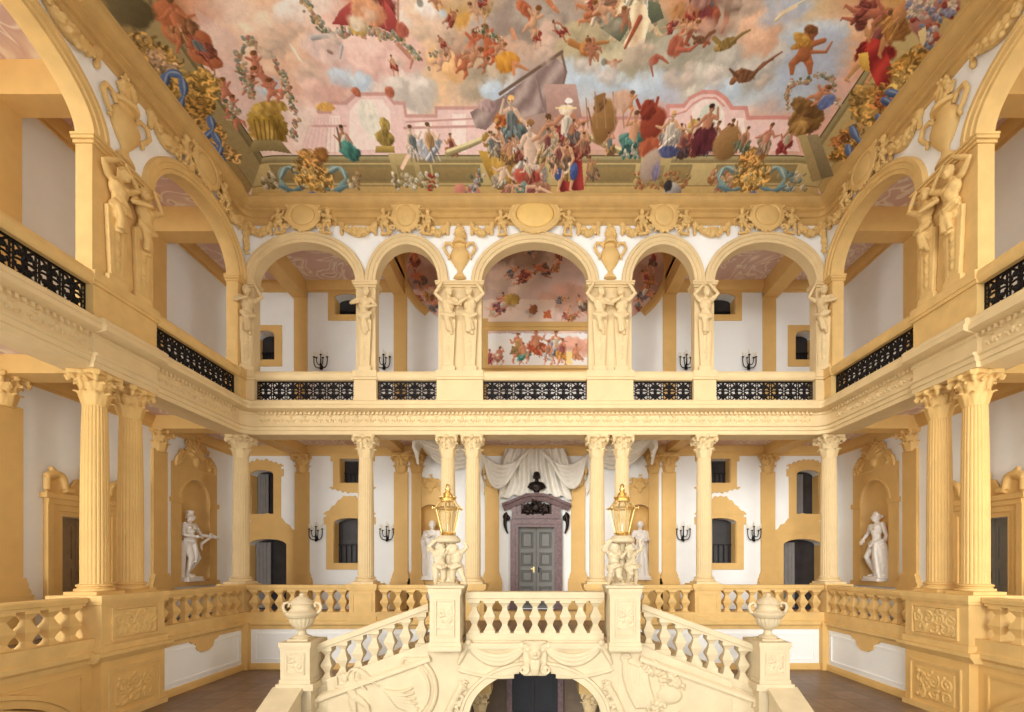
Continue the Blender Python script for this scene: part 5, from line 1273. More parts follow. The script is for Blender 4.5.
# ---------------------------------------------------------------- painted surfaces: brushwork on a dense grid of the surface itself
def fbm(x, y, oct_=5, seed=0):
    out = np.zeros_like(x); amp = 1.0; tot = 0; g = np.random.default_rng(seed)
    for o in range(oct_):
        tab = g.random((64, 64)); xs = x*2**o + g.random()*64; ys = y*2**o + g.random()*64
        xi = np.floor(xs).astype(int); yi = np.floor(ys).astype(int); fx = xs-xi; fy = ys-yi
        fx = fx*fx*(3-2*fx); fy = fy*fy*(3-2*fy)
        a = tab[xi % 64, yi % 64]; b = tab[(xi+1) % 64, yi % 64]; c = tab[xi % 64, (yi+1) % 64]; d = tab[(xi+1) % 64, (yi+1) % 64]
        out += amp*((a*(1-fx)+b*fx)*(1-fy)+(c*(1-fx)+d*fx)*fy); tot += amp; amp *= .5
    return out/tot
class Canvas:
    """colour per grid vertex; a runs right, b runs down, both in u"""
    def __init__(s, a0, a1, b0, b1, step):
        s.a = np.arange(a0, a1+step*.5, step); s.b = np.arange(b0, b1+step*.5, step); s.step = step
        s.A, s.B = np.meshgrid(s.a, s.b); s.c = np.zeros(s.A.shape+(3,)); s.g = np.random.default_rng(5)
    def win(s, a0, a1, b0, b1):
        i0 = max(0, int((b0-s.b[0])/s.step)); i1 = min(len(s.b), int((b1-s.b[0])/s.step)+2)
        j0 = max(0, int((a0-s.a[0])/s.step)); j1 = min(len(s.a), int((a1-s.a[0])/s.step)+2)
        return (slice(i0, i1), slice(j0, j1)) if i1 > i0 and j1 > j0 else None
    def mix(s, w, al, col):
        s.c[w] = s.c[w]*(1-al[..., None]) + al[..., None]*col
    def ell(s, x, y, rx, ry, ang, c1, c2=None, soft=.12, alpha=1.0, light=(-.6,-.7), rough=0.0):
        r = max(rx, ry)*1.25; w = s.win(x-r, x+r, y-r, y+r)
        if w is None: return
        X = s.A[w]-x; Y = s.B[w]-y; ca, sa = math.cos(ang), math.sin(ang)
        u = (X*ca+Y*sa)/rx; v = (-X*sa+Y*ca)/ry; d = np.sqrt(u*u+v*v)
        if rough: d = d + rough*(fbm(s.A[w]*.16, s.B[w]*.16, 3, 3)-.5)*2
        elif c2 is not None: d = d + .34*(fbm(s.A[w]*.42+x, s.B[w]*.42+y, 2, 3)-.5)
        al = np.clip((1-d)/max(soft, .02)+.5, 0, 1)*alpha
        c1 = np.array(c1, float)
        if c2 is None: col = c1*np.ones(X.shape+(3,))
        else:
            q_ = 1.6/max(2.2, min(rx, ry, 9)); sh = .5+.42*(X*light[0]+Y*light[1])/max(rx, ry) + (1.15*(fbm((X*ca+Y*sa)*q_*1.6+x, (-X*sa+Y*ca)*q_*.7+y, 3, 6)-.5) if not rough else 0)
            sh = np.clip(sh, 0, 1)[..., None]; col = np.array(c2, float)*(1-sh)+c1*sh
        s.mix(w, al, col)
    def limb(s, p, q, w0, w1, c1, c2, alpha=1.0):
        r = max(w0, w1)+1; w = s.win(min(p[0],q[0])-r, max(p[0],q[0])+r, min(p[1],q[1])-r, max(p[1],q[1])+r)
        if w is None: return
        X = s.A[w]-p[0]; Y = s.B[w]-p[1]; dx, dy = q[0]-p[0], q[1]-p[1]; L2 = dx*dx+dy*dy+1e-6
        t = np.clip((X*dx+Y*dy)/L2, 0, 1); ex = X-t*dx; ey = Y-t*dy; d = np.sqrt(ex*ex+ey*ey); rr = w0+(w1-w0)*t
        al = np.clip((rr-d)/.6+.5, 0, 1)*alpha
        sh = np.clip(.56+.5*(-ex*.6-ey*.7)/rr*1.2, 0, 1)[..., None]
        s.mix(w, al, np.array(c2, float)*(1-sh)+np.array(c1, float)*sh)
    def poly(s, pts, c1, c2=None, alpha=1.0, stripes=0.0, ang=0.0):
        xs = [p[0] for p in pts]; ys = [p[1] for p in pts]; w = s.win(min(xs), max(xs), min(ys), max(ys))
        if w is None: return
        X, Y = s.A[w], s.B[w]; ins = np.zeros(X.shape, bool)
        for (x0, y0), (x1, y1) in zip(pts, pts[1:]+pts[:1]):
            if y0 == y1: continue
            ins ^= ((Y < y0) != (Y < y1)) & (X < (x1-x0)*(Y-y0)/(y1-y0)+x0)
        col = np.array(c1, float)*np.ones(X.shape+(3,))
        if c2 is not None:
            k = .5+.5*np.sin((X*math.cos(ang)+Y*math.sin(ang))*stripes + 3*fbm(X*.1, Y*.1, 2, 8)) if stripes else (Y-min(ys))/(max(ys)-min(ys)+1e-6)
            col = col*(1-k[..., None]) + np.array(c2, float)*k[..., None]
        s.mix(w, ins*alpha, col)
    def line(s, pts, r, col, alpha=1.0):
        for p, q in zip(pts, pts[1:]): s.limb(p, q, r, r, col, col, alpha)
    def cloud(s, x, y, r, c1, c2, n=9, alpha=.85, flat=.6):
        g = s.g
        for i in range(n):
            a = g.uniform(0, 2*PI); q = r*g.uniform(.2, .8); k = r*g.uniform(.3, .55)
            s.ell(x+q*math.cos(a)*1.25, y+q*math.sin(a)*flat, k*1.2, k, g.uniform(-.4,.4), c1, c2, .5, alpha, rough=.35)
            s.ell(x+q*math.cos(a)*1.25-k*.3, y+q*math.sin(a)*flat-k*.35, k*.75, k*.5, g.uniform(-.4,.4), np.minimum(np.array(c1, float)*1.1+8, 250), None, .8, alpha*.5, rough=.3)
    def flowers(s, pts, r, cols, n=30):
        g = s.g; m = len(pts)-1
        for i in range(n):
            t = g.uniform(0, m); k = min(int(t), m-1); f = t-k; x = pts[k][0]*(1-f)+pts[k+1][0]*f; y = pts[k][1]*(1-f)+pts[k+1][1]*f
            c = np.array(cols[g.integers(len(cols))]); q = r*g.uniform(.35,.7)
            s.ell(x+g.normal(0,r*.5), y+g.normal(0,r*.5), q, q*.8, g.uniform(0,3), c, c*.6, .3)
    def figure(s, x, y, h, skin=(222,164,120), cloth=(190,70,55), lean=0.0, pose=0, flip=1, hair=(90,60,35), legs=True):
        """painted figure, head at the top; x, y at the hips; h is the height"""
        sk = np.array(skin, float); sd = sk*.68; cl = np.array(cloth, float); cd = cl*.5; g = s.g
        ca, sa = math.cos(lean), math.sin(lean)
        P = lambda u, v: (x+flip*(u*ca-v*sa)*h, y+(u*sa+v*ca)*h)
        poses = [dict(eL=(-.16,-.2), hL=(-.25,-.32), eR=(.15,-.16), hR=(.08,-.02), kL=(-.1,.2), fL=(-.16,.42), kR=(.16,.16), fR=(.12,.4)),
                 dict(eL=(-.18,-.3), hL=(-.12,-.48), eR=(.18,-.2), hR=(.3,-.14), kL=(-.16,.12), fL=(-.1,.32), kR=(.1,.22), fR=(.2,.4)),
                 dict(eL=(-.14,-.12), hL=(-.02,-.06), eR=(.17,-.26), hR=(.28,-.4), kL=(-.2,.08), fL=(-.28,.28), kR=(.14,.1), fR=(.26,.24)),
                 dict(eL=(-.2,-.22), hL=(-.34,-.2), eR=(.2,-.22), hR=(.34,-.26), kL=(-.08,.22), fL=(-.2,.4), kR=(.1,.2), fR=(.04,.42))]
        q = poses[pose % 4]
        # flying cloak behind, then legs, torso, cloth, arms, head
        for k in range(3): s.ell(*P(g.uniform(-.12,.16), g.uniform(-.12,.12)), h*.2, h*.12, lean+g.uniform(-1,1), cl, cd, .25)
        if legs:
            for kk, ff in (('kL','fL'),('kR','fR')):
                s.limb(P(.05 if kk == 'kR' else -.05, .02), P(*q[kk]), h*.065, h*.048, sk, sd); s.limb(P(*q[kk]), P(*q[ff]), h*.046, h*.024, sk, sd)
                s.limb(P(*q[ff]), P(q[ff][0]+.05, q[ff][1]+.02), h*.022, h*.016, sk, sd)
        s.limb(P(0,0), P(0,-.3), h*.085, h*.10, sk, sd)
        if g.random() < .6:
            c3 = np.array(((226,214,196),(170,120,90),(120,130,130),(196,150,90),(150,80,76),(206,190,160))[g.integers(6)], float)
            s.limb(P(0,.02), P(.01,-.24), h*.09, h*.10, c3, c3*.6)
            for k in range(4): s.limb(P(g.uniform(-.07,.07), -.28), P(g.uniform(-.07,.07), 0), h*.012, h*.012, c3*(1.12 if k % 2 else .6), c3*.6, .7)
        for k in range(4):
            o = (k-1.5)*.05; s.limb(P(-.1+o*.6, -.06+.02*k), P(.1+o, .14+.02*k), h*.05, h*.035, cl*(1.1 if k % 2 else .8), cd)
        for k in range(9):
            u = g.uniform(-.15,.15); v = g.uniform(-.12,.1); L = g.uniform(.08,.2)
            s.limb(P(u, v), P(u*1.3+g.uniform(-.05,.05), v+L), h*.012, h*.02, np.clip(cl*(1.35 if k % 2 else .5)+(18 if k % 2 else 0), 0, 250), cl*.5, .75)
        s.limb(P(-.08,-.33), P(*q['eL']), h*.04, h*.032, sk, sd); s.limb(P(*q['eL']), P(*q['hL']), h*.031, h*.02, sk, sd)
        s.limb(P(.08,-.33), P(*q['eR']), h*.04, h*.032, sk, sd); s.limb(P(*q['eR']), P(*q['hR']), h*.031, h*.02, sk, sd)
        s.limb(P(0,-.36), P(0,-.42), h*.03, h*.03, sk*.9, sd)
        s.ell(*P(.0,-.475), h*.056, h*.068, lean, sk*1.04, sd, .2); s.ell(*P(.01,-.51), h*.058, h*.038, lean, np.array(hair)*1.3, hair, .3)
        s.ell(*P(-.03,-.47), h*.012, h*.01, 0, (60,35,25), None, .5); s.ell(*P(.02,-.47), h*.012, h*.01, 0, (60,35,25), None, .5)
    def putto(s, x, y, h, skin=(226,160,120), lean=0.0, pose=1, flip=1):
        sk = np.array(skin, float); sd = sk*.68; ca, sa = math.cos(lean), math.sin(lean)
        P = lambda u, v: (x+flip*(u*ca-v*sa)*h, y+(u*sa+v*ca)*h)
        s.limb(P(.05,.05), P(.16,.22), h*.1, h*.075, sk, sd); s.limb(P(.16,.22), P(.1,.42), h*.07, h*.04, sk, sd)
        s.limb(P(-.06,.05), P(-.18,.18), h*.1, h*.075, sk, sd); s.limb(P(-.18,.18), P(-.26,.36), h*.07, h*.04, sk, sd)
        s.limb(P(0,.02), P(0,-.2), h*.14, h*.13, sk, sd)
        s.limb(P(-.12,-.22), P(-.28,-.3), h*.06, h*.05, sk, sd); s.limb(P(.12,-.22), P(.26,-.34), h*.06, h*.045, sk, sd)
        s.ell(*P(.02,-.4), h*.13, h*.14, 0, sk*1.05, sd, .2); s.ell(*P(.03,-.47), h*.13, h*.08, 0, (150,95,50), (90,55,30), .3)
    def colours(s):
        v = np.clip(s.c/255, 0, 1); return np.where(v <= .04045, v/12.92, ((v+.055)/1.055)**2.4)
def painted_mesh(name, cv, place, mt, extra=None):
    ny, nx = cv.A.shape; X, Y, Z = place(cv.A, cv.B); v = np.stack([X, Y, Z], -1).reshape(-1, 3)
    i, j = np.meshgrid(np.arange(ny-1), np.arange(nx-1), indexing='ij'); a = (i*nx+j).ravel()
    f = np.stack([a, a+1, a+nx+1, a+nx], -1)
    col = np.concatenate([cv.colours().reshape(-1, 3), np.ones((ny*nx, 1))], 1)
    if extra is not None:
        f = np.concatenate([f, extra[1]+len(v)]); v = np.concatenate([v, extra[0]]); col = np.concatenate([col, extra[2]])
    b = ((v[:,0].min()+v[:,0].max())/2, (v[:,1].min()+v[:,1].max())/2, v[:,2].min())
    me = bpy.data.meshes.new(name); me.vertices.add(len(v)); me.vertices.foreach_set('co', ((v-np.array(b))*S).astype('f').ravel())
    me.loops.add(f.size); me.loops.foreach_set('vertex_index', f.astype('i').ravel()); me.polygons.add(len(f))
    me.polygons.foreach_set('loop_start', np.arange(0, f.size, 4, dtype='i')); me.update(calc_edges=True)
    at_ = me.color_attributes.new('paint', 'FLOAT_COLOR', 'POINT'); at_.data.foreach_set('color', col.astype('f').ravel())
    shade(me, 180); o = link(name, me, mt); o.location = wp(b); return o
# ---------------------------------------------------------------- the painted vault
def at(px, py):
    """point (X, Y) of the vault that a pixel of the photograph shows"""
    k0, k1 = .2, 1.2
    for _ in range(40):
        k = (k0+k1)/2; X, Y, H = (px-535)*k, 484*k, (562-py)*k
        if H < float(HC(np.array(X), np.array(min(Y, D-1)))) and Y < D-3 and abs(X) < HW-3: k0 = k
        else: k1 = k
    return (X, Y)
KX = .76    # u per pixel of the middle of the painted field
def sz(px): return px*KX
cv = Canvas(-(HW-7), HW-7, 292, D-7, .55)
W_ = [(5,[(160,150,110,60),(190,215,150,120),(220,222,198,182),(260,226,184,154),(300,236,222,217),(330,226,216,206),(360,200,120,95),(390,216,190,180),(420,230,202,178),(445,212,226,228),(470,226,186,124),(500,190,155,140),(530,165,145,132),(560,200,166,152),(590,215,162,122),(620,225,190,140),(650,200,190,160),(680,205,140,95),(710,186,110,75),(740,205,152,127),(770,165,186,206),(800,196,190,180),(830,206,176,126),(860,200,145,105),(900,196,150,80)]),
      (40,[(170,170,120,75),(200,220,188,178),(240,230,202,182),(280,230,182,148),(310,226,192,172),(340,220,174,156),(370,222,192,174),(400,226,184,154),(430,226,192,152),(460,216,164,114),(490,214,150,105),(520,202,168,144),(550,206,176,152),(580,156,146,128),(610,142,142,114),(640,176,160,116),(670,150,146,126),(700,165,140,114),(730,186,166,142),(760,216,182,152),(790,165,176,192),(820,165,176,196),(850,220,182,142),(880,205,130,90),(910,180,140,70)]),
      (80,[(200,214,186,176),(220,222,192,182),(250,206,180,172),(290,222,172,152),(330,226,192,182),(350,190,212,224),(380,216,196,186),(410,202,192,188),(440,226,184,134),(470,202,172,142),(500,190,196,198),(530,164,144,138),(570,182,190,198),(600,172,190,206),(640,166,180,200),(670,162,172,192),(700,190,182,178),(730,176,190,202),(760,182,196,206),(790,150,166,186),(820,170,160,160),(850,216,168,152),(880,190,140,90)]),
      (120,[(240,214,190,186),(270,216,186,180),(300,226,206,197),(350,226,198,188),(400,230,212,202),(450,220,188,172),(500,216,182,168),(540,166,144,138),(600,200,162,147),(650,200,154,142),(700,205,168,152),(760,216,178,162),(790,206,168,152),(830,212,164,148)]),
      (150,[(270,222,196,186),(330,226,198,190),(420,228,206,198),(480,200,170,150),(540,170,130,110),(600,190,150,130),(680,196,150,140),(760,214,176,162),(810,206,160,142)])]
num = np.zeros_like(cv.c); den = np.zeros(cv.A.shape)
wx = (fbm(cv.A*.03, cv.B*.03, 4, 1)-.5)*34; wy = (fbm(cv.A*.03, cv.B*.03, 4, 2)-.5)*34
for py, row in W_:
    for (px, r, g, b) in row:
        x, y = at(px, py); w = np.exp(-(((cv.A+wx-x)/13)**2+((cv.B+wy-y)/13)**2)) + 1e-7
        num += w[..., None]*np.array((r, g, b)); den += w
cv.c = num/den[..., None]
cv.c *= (1 + .16*(fbm(cv.A*.06, cv.B*.09, 5, 9)-.5))[..., None]
def Pp(*pts): return [at(*p) for p in pts]
def E_(px, py, rx, ry, ang, c1, c2=None, soft=.12, alpha=1.0, rough=0.0): x, y = at(px, py); cv.ell(x, y, sz(rx), sz(ry), ang, c1, c2, soft, alpha, rough=rough)
def CL(px, py, r, c1, c2, n=9, alpha=.8): x, y = at(px, py); cv.cloud(x, y, sz(r), c1, c2, n, alpha)
def FG_(px, py, h, **k): x, y = at(px, py); cv.figure(x, y, sz(h), **k)
def PU(px, py, h, **k): x, y = at(px, py); cv.putto(x, y, sz(h), **k)
def LI(pts, r, col, alpha=1.0):
    if r < 2.1: return cv.line(Pp(*pts), sz(r), col, alpha)
    q = Pp(*pts); n = len(q)-1; col = np.array(col, float)
    for i in range(n): cv.limb(q[i], q[i+1], sz(r*.72)*(1-.55*i/n), sz(r*.72)*(1-.55*(i+1)/n), col*1.06, col*.66, alpha)
def RB(pts, r, col, alpha=1.0):
    q = [np.array(p, float) for p in Pp(*pts)]; q = [2*q[0]-q[1]]+q+[2*q[-1]-q[-2]]; o = []
    for i in range(1, len(q)-2):
        for t in np.linspace(0, 1, 7)[:-1]:
            o.append(tuple(.5*((2*q[i])+(-q[i-1]+q[i+1])*t+(2*q[i-1]-5*q[i]+4*q[i+1]-q[i+2])*t*t+(-q[i-1]+3*q[i]-3*q[i+1]+q[i+2])*t**3)))
    o.append(tuple(q[-2])); m = len(o)
    for i, (a, b) in enumerate(zip(o, o[1:])):
        k = sz(r)*(.75+.35*math.sin(i*.9)); cv.limb(a, b, k, k, col, tuple(v*.6 for v in col), alpha)
def PO(pts, c1, c2=None, **k): cv.poly(Pp(*pts), c1, c2, **k)
def FLW(pts, r, n, cols=((230,215,200),(206,140,116),(136,140,104),(160,166,150),(225,186,130),(196,170,130))): cv.flowers(Pp(*pts), sz(r*.62), cols, int(n*1.9))
# clouds
for a in ((300,60,34,(232,196,168),(206,160,134)),(345,48,30,(228,188,172),(196,142,128)),(385,66,36,(230,196,186),(202,150,140)),(415,90,24,(214,206,198),(170,162,154)),(325,88,26,(224,190,176),(198,150,138)),
          (505,22,34,(176,160,148),(134,116,104)),(548,22,26,(170,156,144),(122,108,96)),(475,75,24,(196,176,150),(150,134,112)),(560,40,20,(206,172,152),(176,146,128)),(450,62,20,(236,190,130),(206,150,96)),
          (590,45,28,(186,170,130),(138,126,100)),(640,40,34,(168,164,130),(124,124,104)),(615,68,24,(196,186,150),(150,144,120)),(690,55,36,(176,170,150),(138,136,122)),(740,62,32,(190,184,172),(140,140,136)),(705,80,30,(204,200,186),(160,160,150)),(770,70,28,(196,190,180),(146,148,146)),
          (250,40,30,(236,208,186),(216,176,150)),(760,30,26,(224,182,150),(198,150,120)),(850,40,30,(226,186,146),(204,150,110)),(440,20,22,(232,200,170),(206,166,132))):
    CL(*a)
for (px, py, r) in ((352,80,16),(440,8,14),(560,78,22),(600,82,26),(640,88,24),(500,88,16),(790,88,26),(815,35,22),(725,92,20),(265,90,12)): CL(px, py, r, (186,204,220), (160,184,206), 7, .5)
for (px, py, r) in ((300,6,18),(395,20,14),(430,12,14),(560,100,14)): CL(px, py, r, (236,226,218), (214,200,192), 6, .5)
def loosen(c, amp, f):
    i, j = np.indices(c.A.shape); w1 = (fbm(c.A*f, c.B*f, 3, 31)-.5)*2*amp/c.step; w2 = (fbm(c.A*f, c.B*f, 3, 32)-.5)*2*amp/c.step
    c.c = c.c[np.clip((i+w1).round().astype(int), 0, c.A.shape[0]-1), np.clip((j+w2).round().astype(int), 0, c.A.shape[1]-1)]
loosen(cv, 4, .1); loosen(cv, 1.6, .34)
# rose coloured palace fronts beyond the parapet
pk, pl, pd = (222,190,186), (232,212,206), (196,146,138)
def facade(base, arch, wings):
    PO(base, pk); PO(arch, pl)
    for pts in wings: PO(pts, pl)
facade([(300,154),(318,112),(330,112),(330,103),(346,103),(356,94),(386,94),(394,103),(404,103),(406,116),(436,116),(436,108),(488,108),(488,154)],
       [(348,150),(350,110),(360,99),(382,99),(390,110),(392,150)], [[(326,152),(330,116),(340,116),(338,152)],[(414,152),(415,122),(432,122),(432,152)],[(452,152),(452,114),(466,114),(466,152)]])
LI([(318,112),(330,112),(330,103),(346,103),(356,94),(386,94),(394,103),(404,103),(406,116),(436,116),(436,108),(488,108)], 1.6, pd); LI([(312,126),(346,126)], 1, pd); LI([(404,128),(488,126)], 1.2, pd); LI([(406,122),(488,118)], .8, pd)
E_(370,120,12,18,0,(206,208,196),(226,220,206),.3); E_(370,112,6,7,0,(236,228,214),(196,196,182),.3)
for k in range(10): LI([(300+k*5,154),(312+k*3.2,118)], .5, (208,172,168), .7)
facade([(655,152),(655,116),(668,116),(668,106),(684,106),(690,98),(702,92),(716,92),(726,99),(732,108),(746,108),(748,118),(790,118),(800,152)],
       [(690,150),(692,108),(704,98),(716,100),(724,112),(726,150)], [[(732,150),(732,118),(744,118),(746,150)],[(664,150),(664,122),(678,122),(678,150)]])
LI([(655,116),(668,116),(668,106),(684,106),(690,98),(702,92),(716,92),(726,99),(732,108),(746,108),(748,118),(790,118)], 1.8, (206,136,128)); LI([(658,121),(686,111),(694,103),(704,98),(716,98),(724,106)], .8, (206,136,128))
E_(708,122,14,17,0,(196,204,190),(214,208,194),.3)
PO([(560,118),(655,118),(655,150),(560,150)], (206,160,148)); LI([(560,118),(655,118)], 1.4, (190,128,120))
# coloured stuff fluttering at the left, rosy curtain
for k in range(14): LI([(196+k*3,10+k*2),(214+k*3,60+k*2),(236+k*2.4,104)], .8, (206,176,172), .6)
# ---- painted parapet of the rear side and of the long sides
st1, st2, st3, st4 = (192,170,110), (170,150,96), (136,120,78), (124,106,66)
bX, tX = HW-9, HW-39
def band(side, u, v):    # u along the wall, v 0 at the cornice .. 1 at the rail
    d = 9 + 31*v
    if side == 'back': return (u*(1-d/(HW*1.0)) if False else u, D-d)
    return (-(HW-d), u) if side == 'left' else (HW-d, u)
def strip(side, v0, v1, c1, c2=None, u0=None, u1=None, **k):
    u0, u1 = (u0, u1) if u0 is not None else ((-HW+9, HW-9) if side == 'back' else (285, D-9))
    m0 = 9+31*v0; m1 = 9+31*v1
    if side == 'back': pts = [(max(u0,-HW+m0), D-m0), (min(u1,HW-m0), D-m0), (min(u1,HW-m1), D-m1), (max(u0,-HW+m1), D-m1)]
    else:
        g = -1 if side == 'left' else 1
        pts = [(g*(HW-m0), u0), (g*(HW-m0), min(u1, D-m0)), (g*(HW-m1), min(u1, D-m1)), (g*(HW-m1), u0)]
    cv.poly(pts, c1, c2, **k)
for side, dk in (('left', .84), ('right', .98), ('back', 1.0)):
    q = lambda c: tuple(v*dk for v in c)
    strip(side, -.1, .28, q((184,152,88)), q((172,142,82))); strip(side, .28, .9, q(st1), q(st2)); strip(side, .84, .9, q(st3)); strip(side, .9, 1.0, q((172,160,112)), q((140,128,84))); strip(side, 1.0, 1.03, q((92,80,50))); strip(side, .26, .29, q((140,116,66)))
for (x0, x1) in ((-253,-232),(-226,-135),(-120,-100),(-98,-52),(50,96),(102,122),(126,150),(172,250)):
    strip('back', .34, .8, st3, (134,114,66), x0*.98, x1*.98); strip('back', .4, .74, (150,126,74), st4, x0*.98+3, x1*.98-3)
for (x0, x1) in ((-134,-108),(98,126)): strip('back', .28, 1.06, (186,166,110), (140,122,74), x0, x1); strip('back', .42, .78, (150,132,84), (128,110,66), x0+5, x1-5)
# bright reliefs and trophies on the parapet
g_ = np.random.default_rng(3)
def roc(px, py, rx, ry, ang, n, base=(200,150,66)):
    b = np.array(base, float); x, y = at(px, py); ca, sa = math.cos(ang), math.sin(ang)
    for k in range(n):
        r = math.sqrt(g_.random()); t = g_.uniform(0, 2*PI); u, v = r*math.cos(t)*rx*KX, r*math.sin(t)*ry*KX
        px_, py_ = x+u*ca-v*sa, y+u*sa+v*ca; a0 = g_.uniform(0, 2*PI); rr_ = g_.uniform(1.2, 3.6); sg = g_.choice((-1,1)); c = b*g_.choice((.5,.62,.8,.95,1.08,1.18))
        pts = [(px_+rr_*math.cos(a0+sg*q*.7), py_+rr_*math.sin(a0+sg*q*.7)) for q in range(4)]; cv.line(pts, g_.uniform(.4,.9), np.clip(c, 0, 245), .85)
def relief(px0, px1, py0, py1, cols, n, r):
    for _ in range(n):
        c = np.array(cols[g_.integers(len(cols))], float); E_(g_.uniform(px0,px1), g_.uniform(py0,py1), r*g_.uniform(.5,1.2), r*g_.uniform(.4,.8), g_.uniform(0,3), c, c*.55, .3)
relief(262,282,172,188,((222,208,170),(196,176,130),(150,130,80)),26,4); relief(345,360,172,188,((214,200,160),(190,150,100)),18,4); relief(393,438,174,190,((226,220,196),(200,180,130),(150,130,80)),70,3.4); relief(428,438,175,190,((190,70,50),),8,3)
relief(634,690,172,188,((200,150,90),(190,110,70),(170,140,80)),60,3.2); relief(708,732,170,190,((206,150,110),(180,120,70),(222,180,130)),34,4); relief(778,806,172,190,((222,206,170),(120,150,150),(190,170,120)),40,3.6)
for s_, x0 in ((1,313),(1,752)):
    E_(x0,178,22,14,0,(190,146,60),(120,84,30),.2); E_(x0,176,13,13,0,(222,182,92),(140,96,36),.2); E_(x0-3,160,12,10,.5,(206,150,60),(130,84,34),.25); E_(x0+8,155,10,7,-.5,(190,128,60),(110,70,30),.3)
    for sg in (-1, 1):
        RB([(x0+sg*14,172),(x0+sg*26,168),(x0+sg*33,178),(x0+sg*26,190)], 3.2, (124,160,160)); RB([(x0+sg*15,171),(x0+sg*27,167),(x0+sg*33,178)], 1.1, (176,204,200)); RB([(x0+sg*8,186),(x0+sg*20,190),(x0+sg*34,186)], 2.4, (110,148,156))
    roc(x0,176,22,15,0,110,(206,160,80)); roc(x0-3,160,14,10,0,40,(206,150,76))
    relief(x0-14,x0+14,166,190,((222,180,90),(160,110,46),(236,206,130)),24,3.2); E_(x0,195,6,4,0,(90,110,170),(60,76,120),.3)
# busts and people on the parapet
def pbust(px, py, k=1.0, c=(196,164,76)):
    c = np.array(c, float); E_(px, py+9*k, 11*k, 8*k, 0, c, c*.5, .15); E_(px, py-4*k, 5.5*k, 7*k, 0, c*1.08, c*.55, .15); E_(px, py+3*k, 4*k, 5*k, 0, c*.9, c*.5, .2); PO([(px-9*k,py+17*k),(px+9*k,py+17*k),(px+10*k,py+24*k),(px-10*k,py+24*k)], c, c*.7)
pbust(385,129); pbust(692,130,.95,(206,176,76))
FG_(348,150,44,skin=(206,140,104),cloth=(74,140,130),legs=False,hair=(60,44,34)); E_(348,150,10,9,0,(86,160,146),(40,90,84),.2); LI([(337,128),(341,148)],1,(110,90,60))
FG_(414,150,44,skin=(236,206,180),cloth=(222,204,186),legs=False,pose=2); FG_(432,150,48,skin=(236,200,170),cloth=(200,206,216),legs=False,flip=-1); FG_(452,150,30,skin=(214,150,100),cloth=(190,120,80),legs=False); LI([(408,156),(402,168)],2,(232,196,168))
# scroll pediments of the parapet
for s_, x0, x1 in ((1,447,492),(-1,626,584)):
    LI([(x0,154),((x0+x1)/2,146),(x1-4*s_,138)], 4, (170,154,104)); LI([(x0,151),((x0+x1)/2,143),(x1-4*s_,135)], 1.4, (216,204,152)); E_(x1,140,8,8,0,(186,170,112),(120,104,64),.15); E_(x1,140,4,4,0,(130,114,70),(200,184,130),.2)
# central group with ship and sail
PO([(470,112),(500,98),(548,64),(556,58),(566,66),(562,88),(552,96),(548,112),(520,118),(500,116),(486,130),(476,128)], (172,152,146), (130,108,104), stripes=.42, ang=.7)
LI([(500,94),(562,52)], 1.5, (110,86,70)); LI([(506,97),(520,116),(524,134)], 2.2, (156,134,130)); LI([(536,76),(544,110),(556,124)], 2.2, (150,126,124)); LI([(562,55),(566,72),(562,90)], 1.2, (120,96,86))
PO([(544,84),(576,84),(582,118),(548,118)], (186,150,140), (160,122,112)); E_(487,106,9,6,0,(190,160,158),(140,112,112),.2)
PO([(478,150),(484,166),(490,180),(498,190),(514,190),(522,176),(520,156),(500,154)], (196,156,60), (120,84,30)); E_(505,166,18,16,0,(214,172,74),(128,90,30),.2); E_(488,140,7,8,0,(180,140,60),(110,80,36),.2)
E_(508,122,15,7,.2,(206,120,50),(130,60,30),.3); relief(496,520,116,128,((214,130,60),(180,80,40),(230,170,90)),24,4)
FG_(512,134,64,skin=(226,190,160),cloth=(120,140,140),pose=1,hair=(200,160,90),legs=False); FG_(500,150,40,skin=(214,160,120),cloth=(150,120,120),legs=False)
FG_(530,164,78,skin=(230,196,170),cloth=(226,212,200),pose=0,hair=(130,90,50)); FG_(548,150,62,skin=(210,150,110),cloth=(176,140,80),flip=-1,pose=1)
E_(528,178,18,10,.2,(196,84,62),(120,40,34),.3); E_(540,188,14,7,0,(190,150,120),(120,70,50),.3)
PO([(556,128),(566,120),(576,130),(582,160),(584,190),(560,192),(556,160)], (168,52,48), (110,28,32), stripes=.5); FG_(566,140,70,skin=(206,140,104),cloth=(150,70,66),pose=3,hair=(232,222,206),legs=False); E_(566,110,8,5,0,(236,228,212),(196,170,140),.25); LI([(556,108),(576,108)],.8,(230,210,150))
FG_(566,168,56,skin=(222,170,120),cloth=(206,150,80),pose=0,hair=(180,130,70)); E_(558,172,5,9,0,(70,96,160),(40,56,110),.2); E_(574,172,5,9,0,(70,96,160),(40,56,110),.2); E_(566,166,5,8,0,(238,226,206),(200,180,150),.2)
FG_(524,194,46,skin=(224,176,140),cloth=(120,150,140),lean=1.3,pose=2,legs=True); LI([(540,188),(556,196),(566,200)],2.2,(228,186,154)); FG_(506,196,36,skin=(220,160,130),cloth=(200,120,110),lean=.6)
for (px, py) in ((466,198),(460,190),(474,192),(470,206)): E_(px,py,8,7,.4,(214,140,120),(160,90,76),.25,rough=.2)
FLW([(456,206),(470,196),(480,174)], 7, 40, ((222,150,130),(196,110,96),(206,190,180),(110,120,90),(170,176,190)))
gq = np.random.default_rng(17)
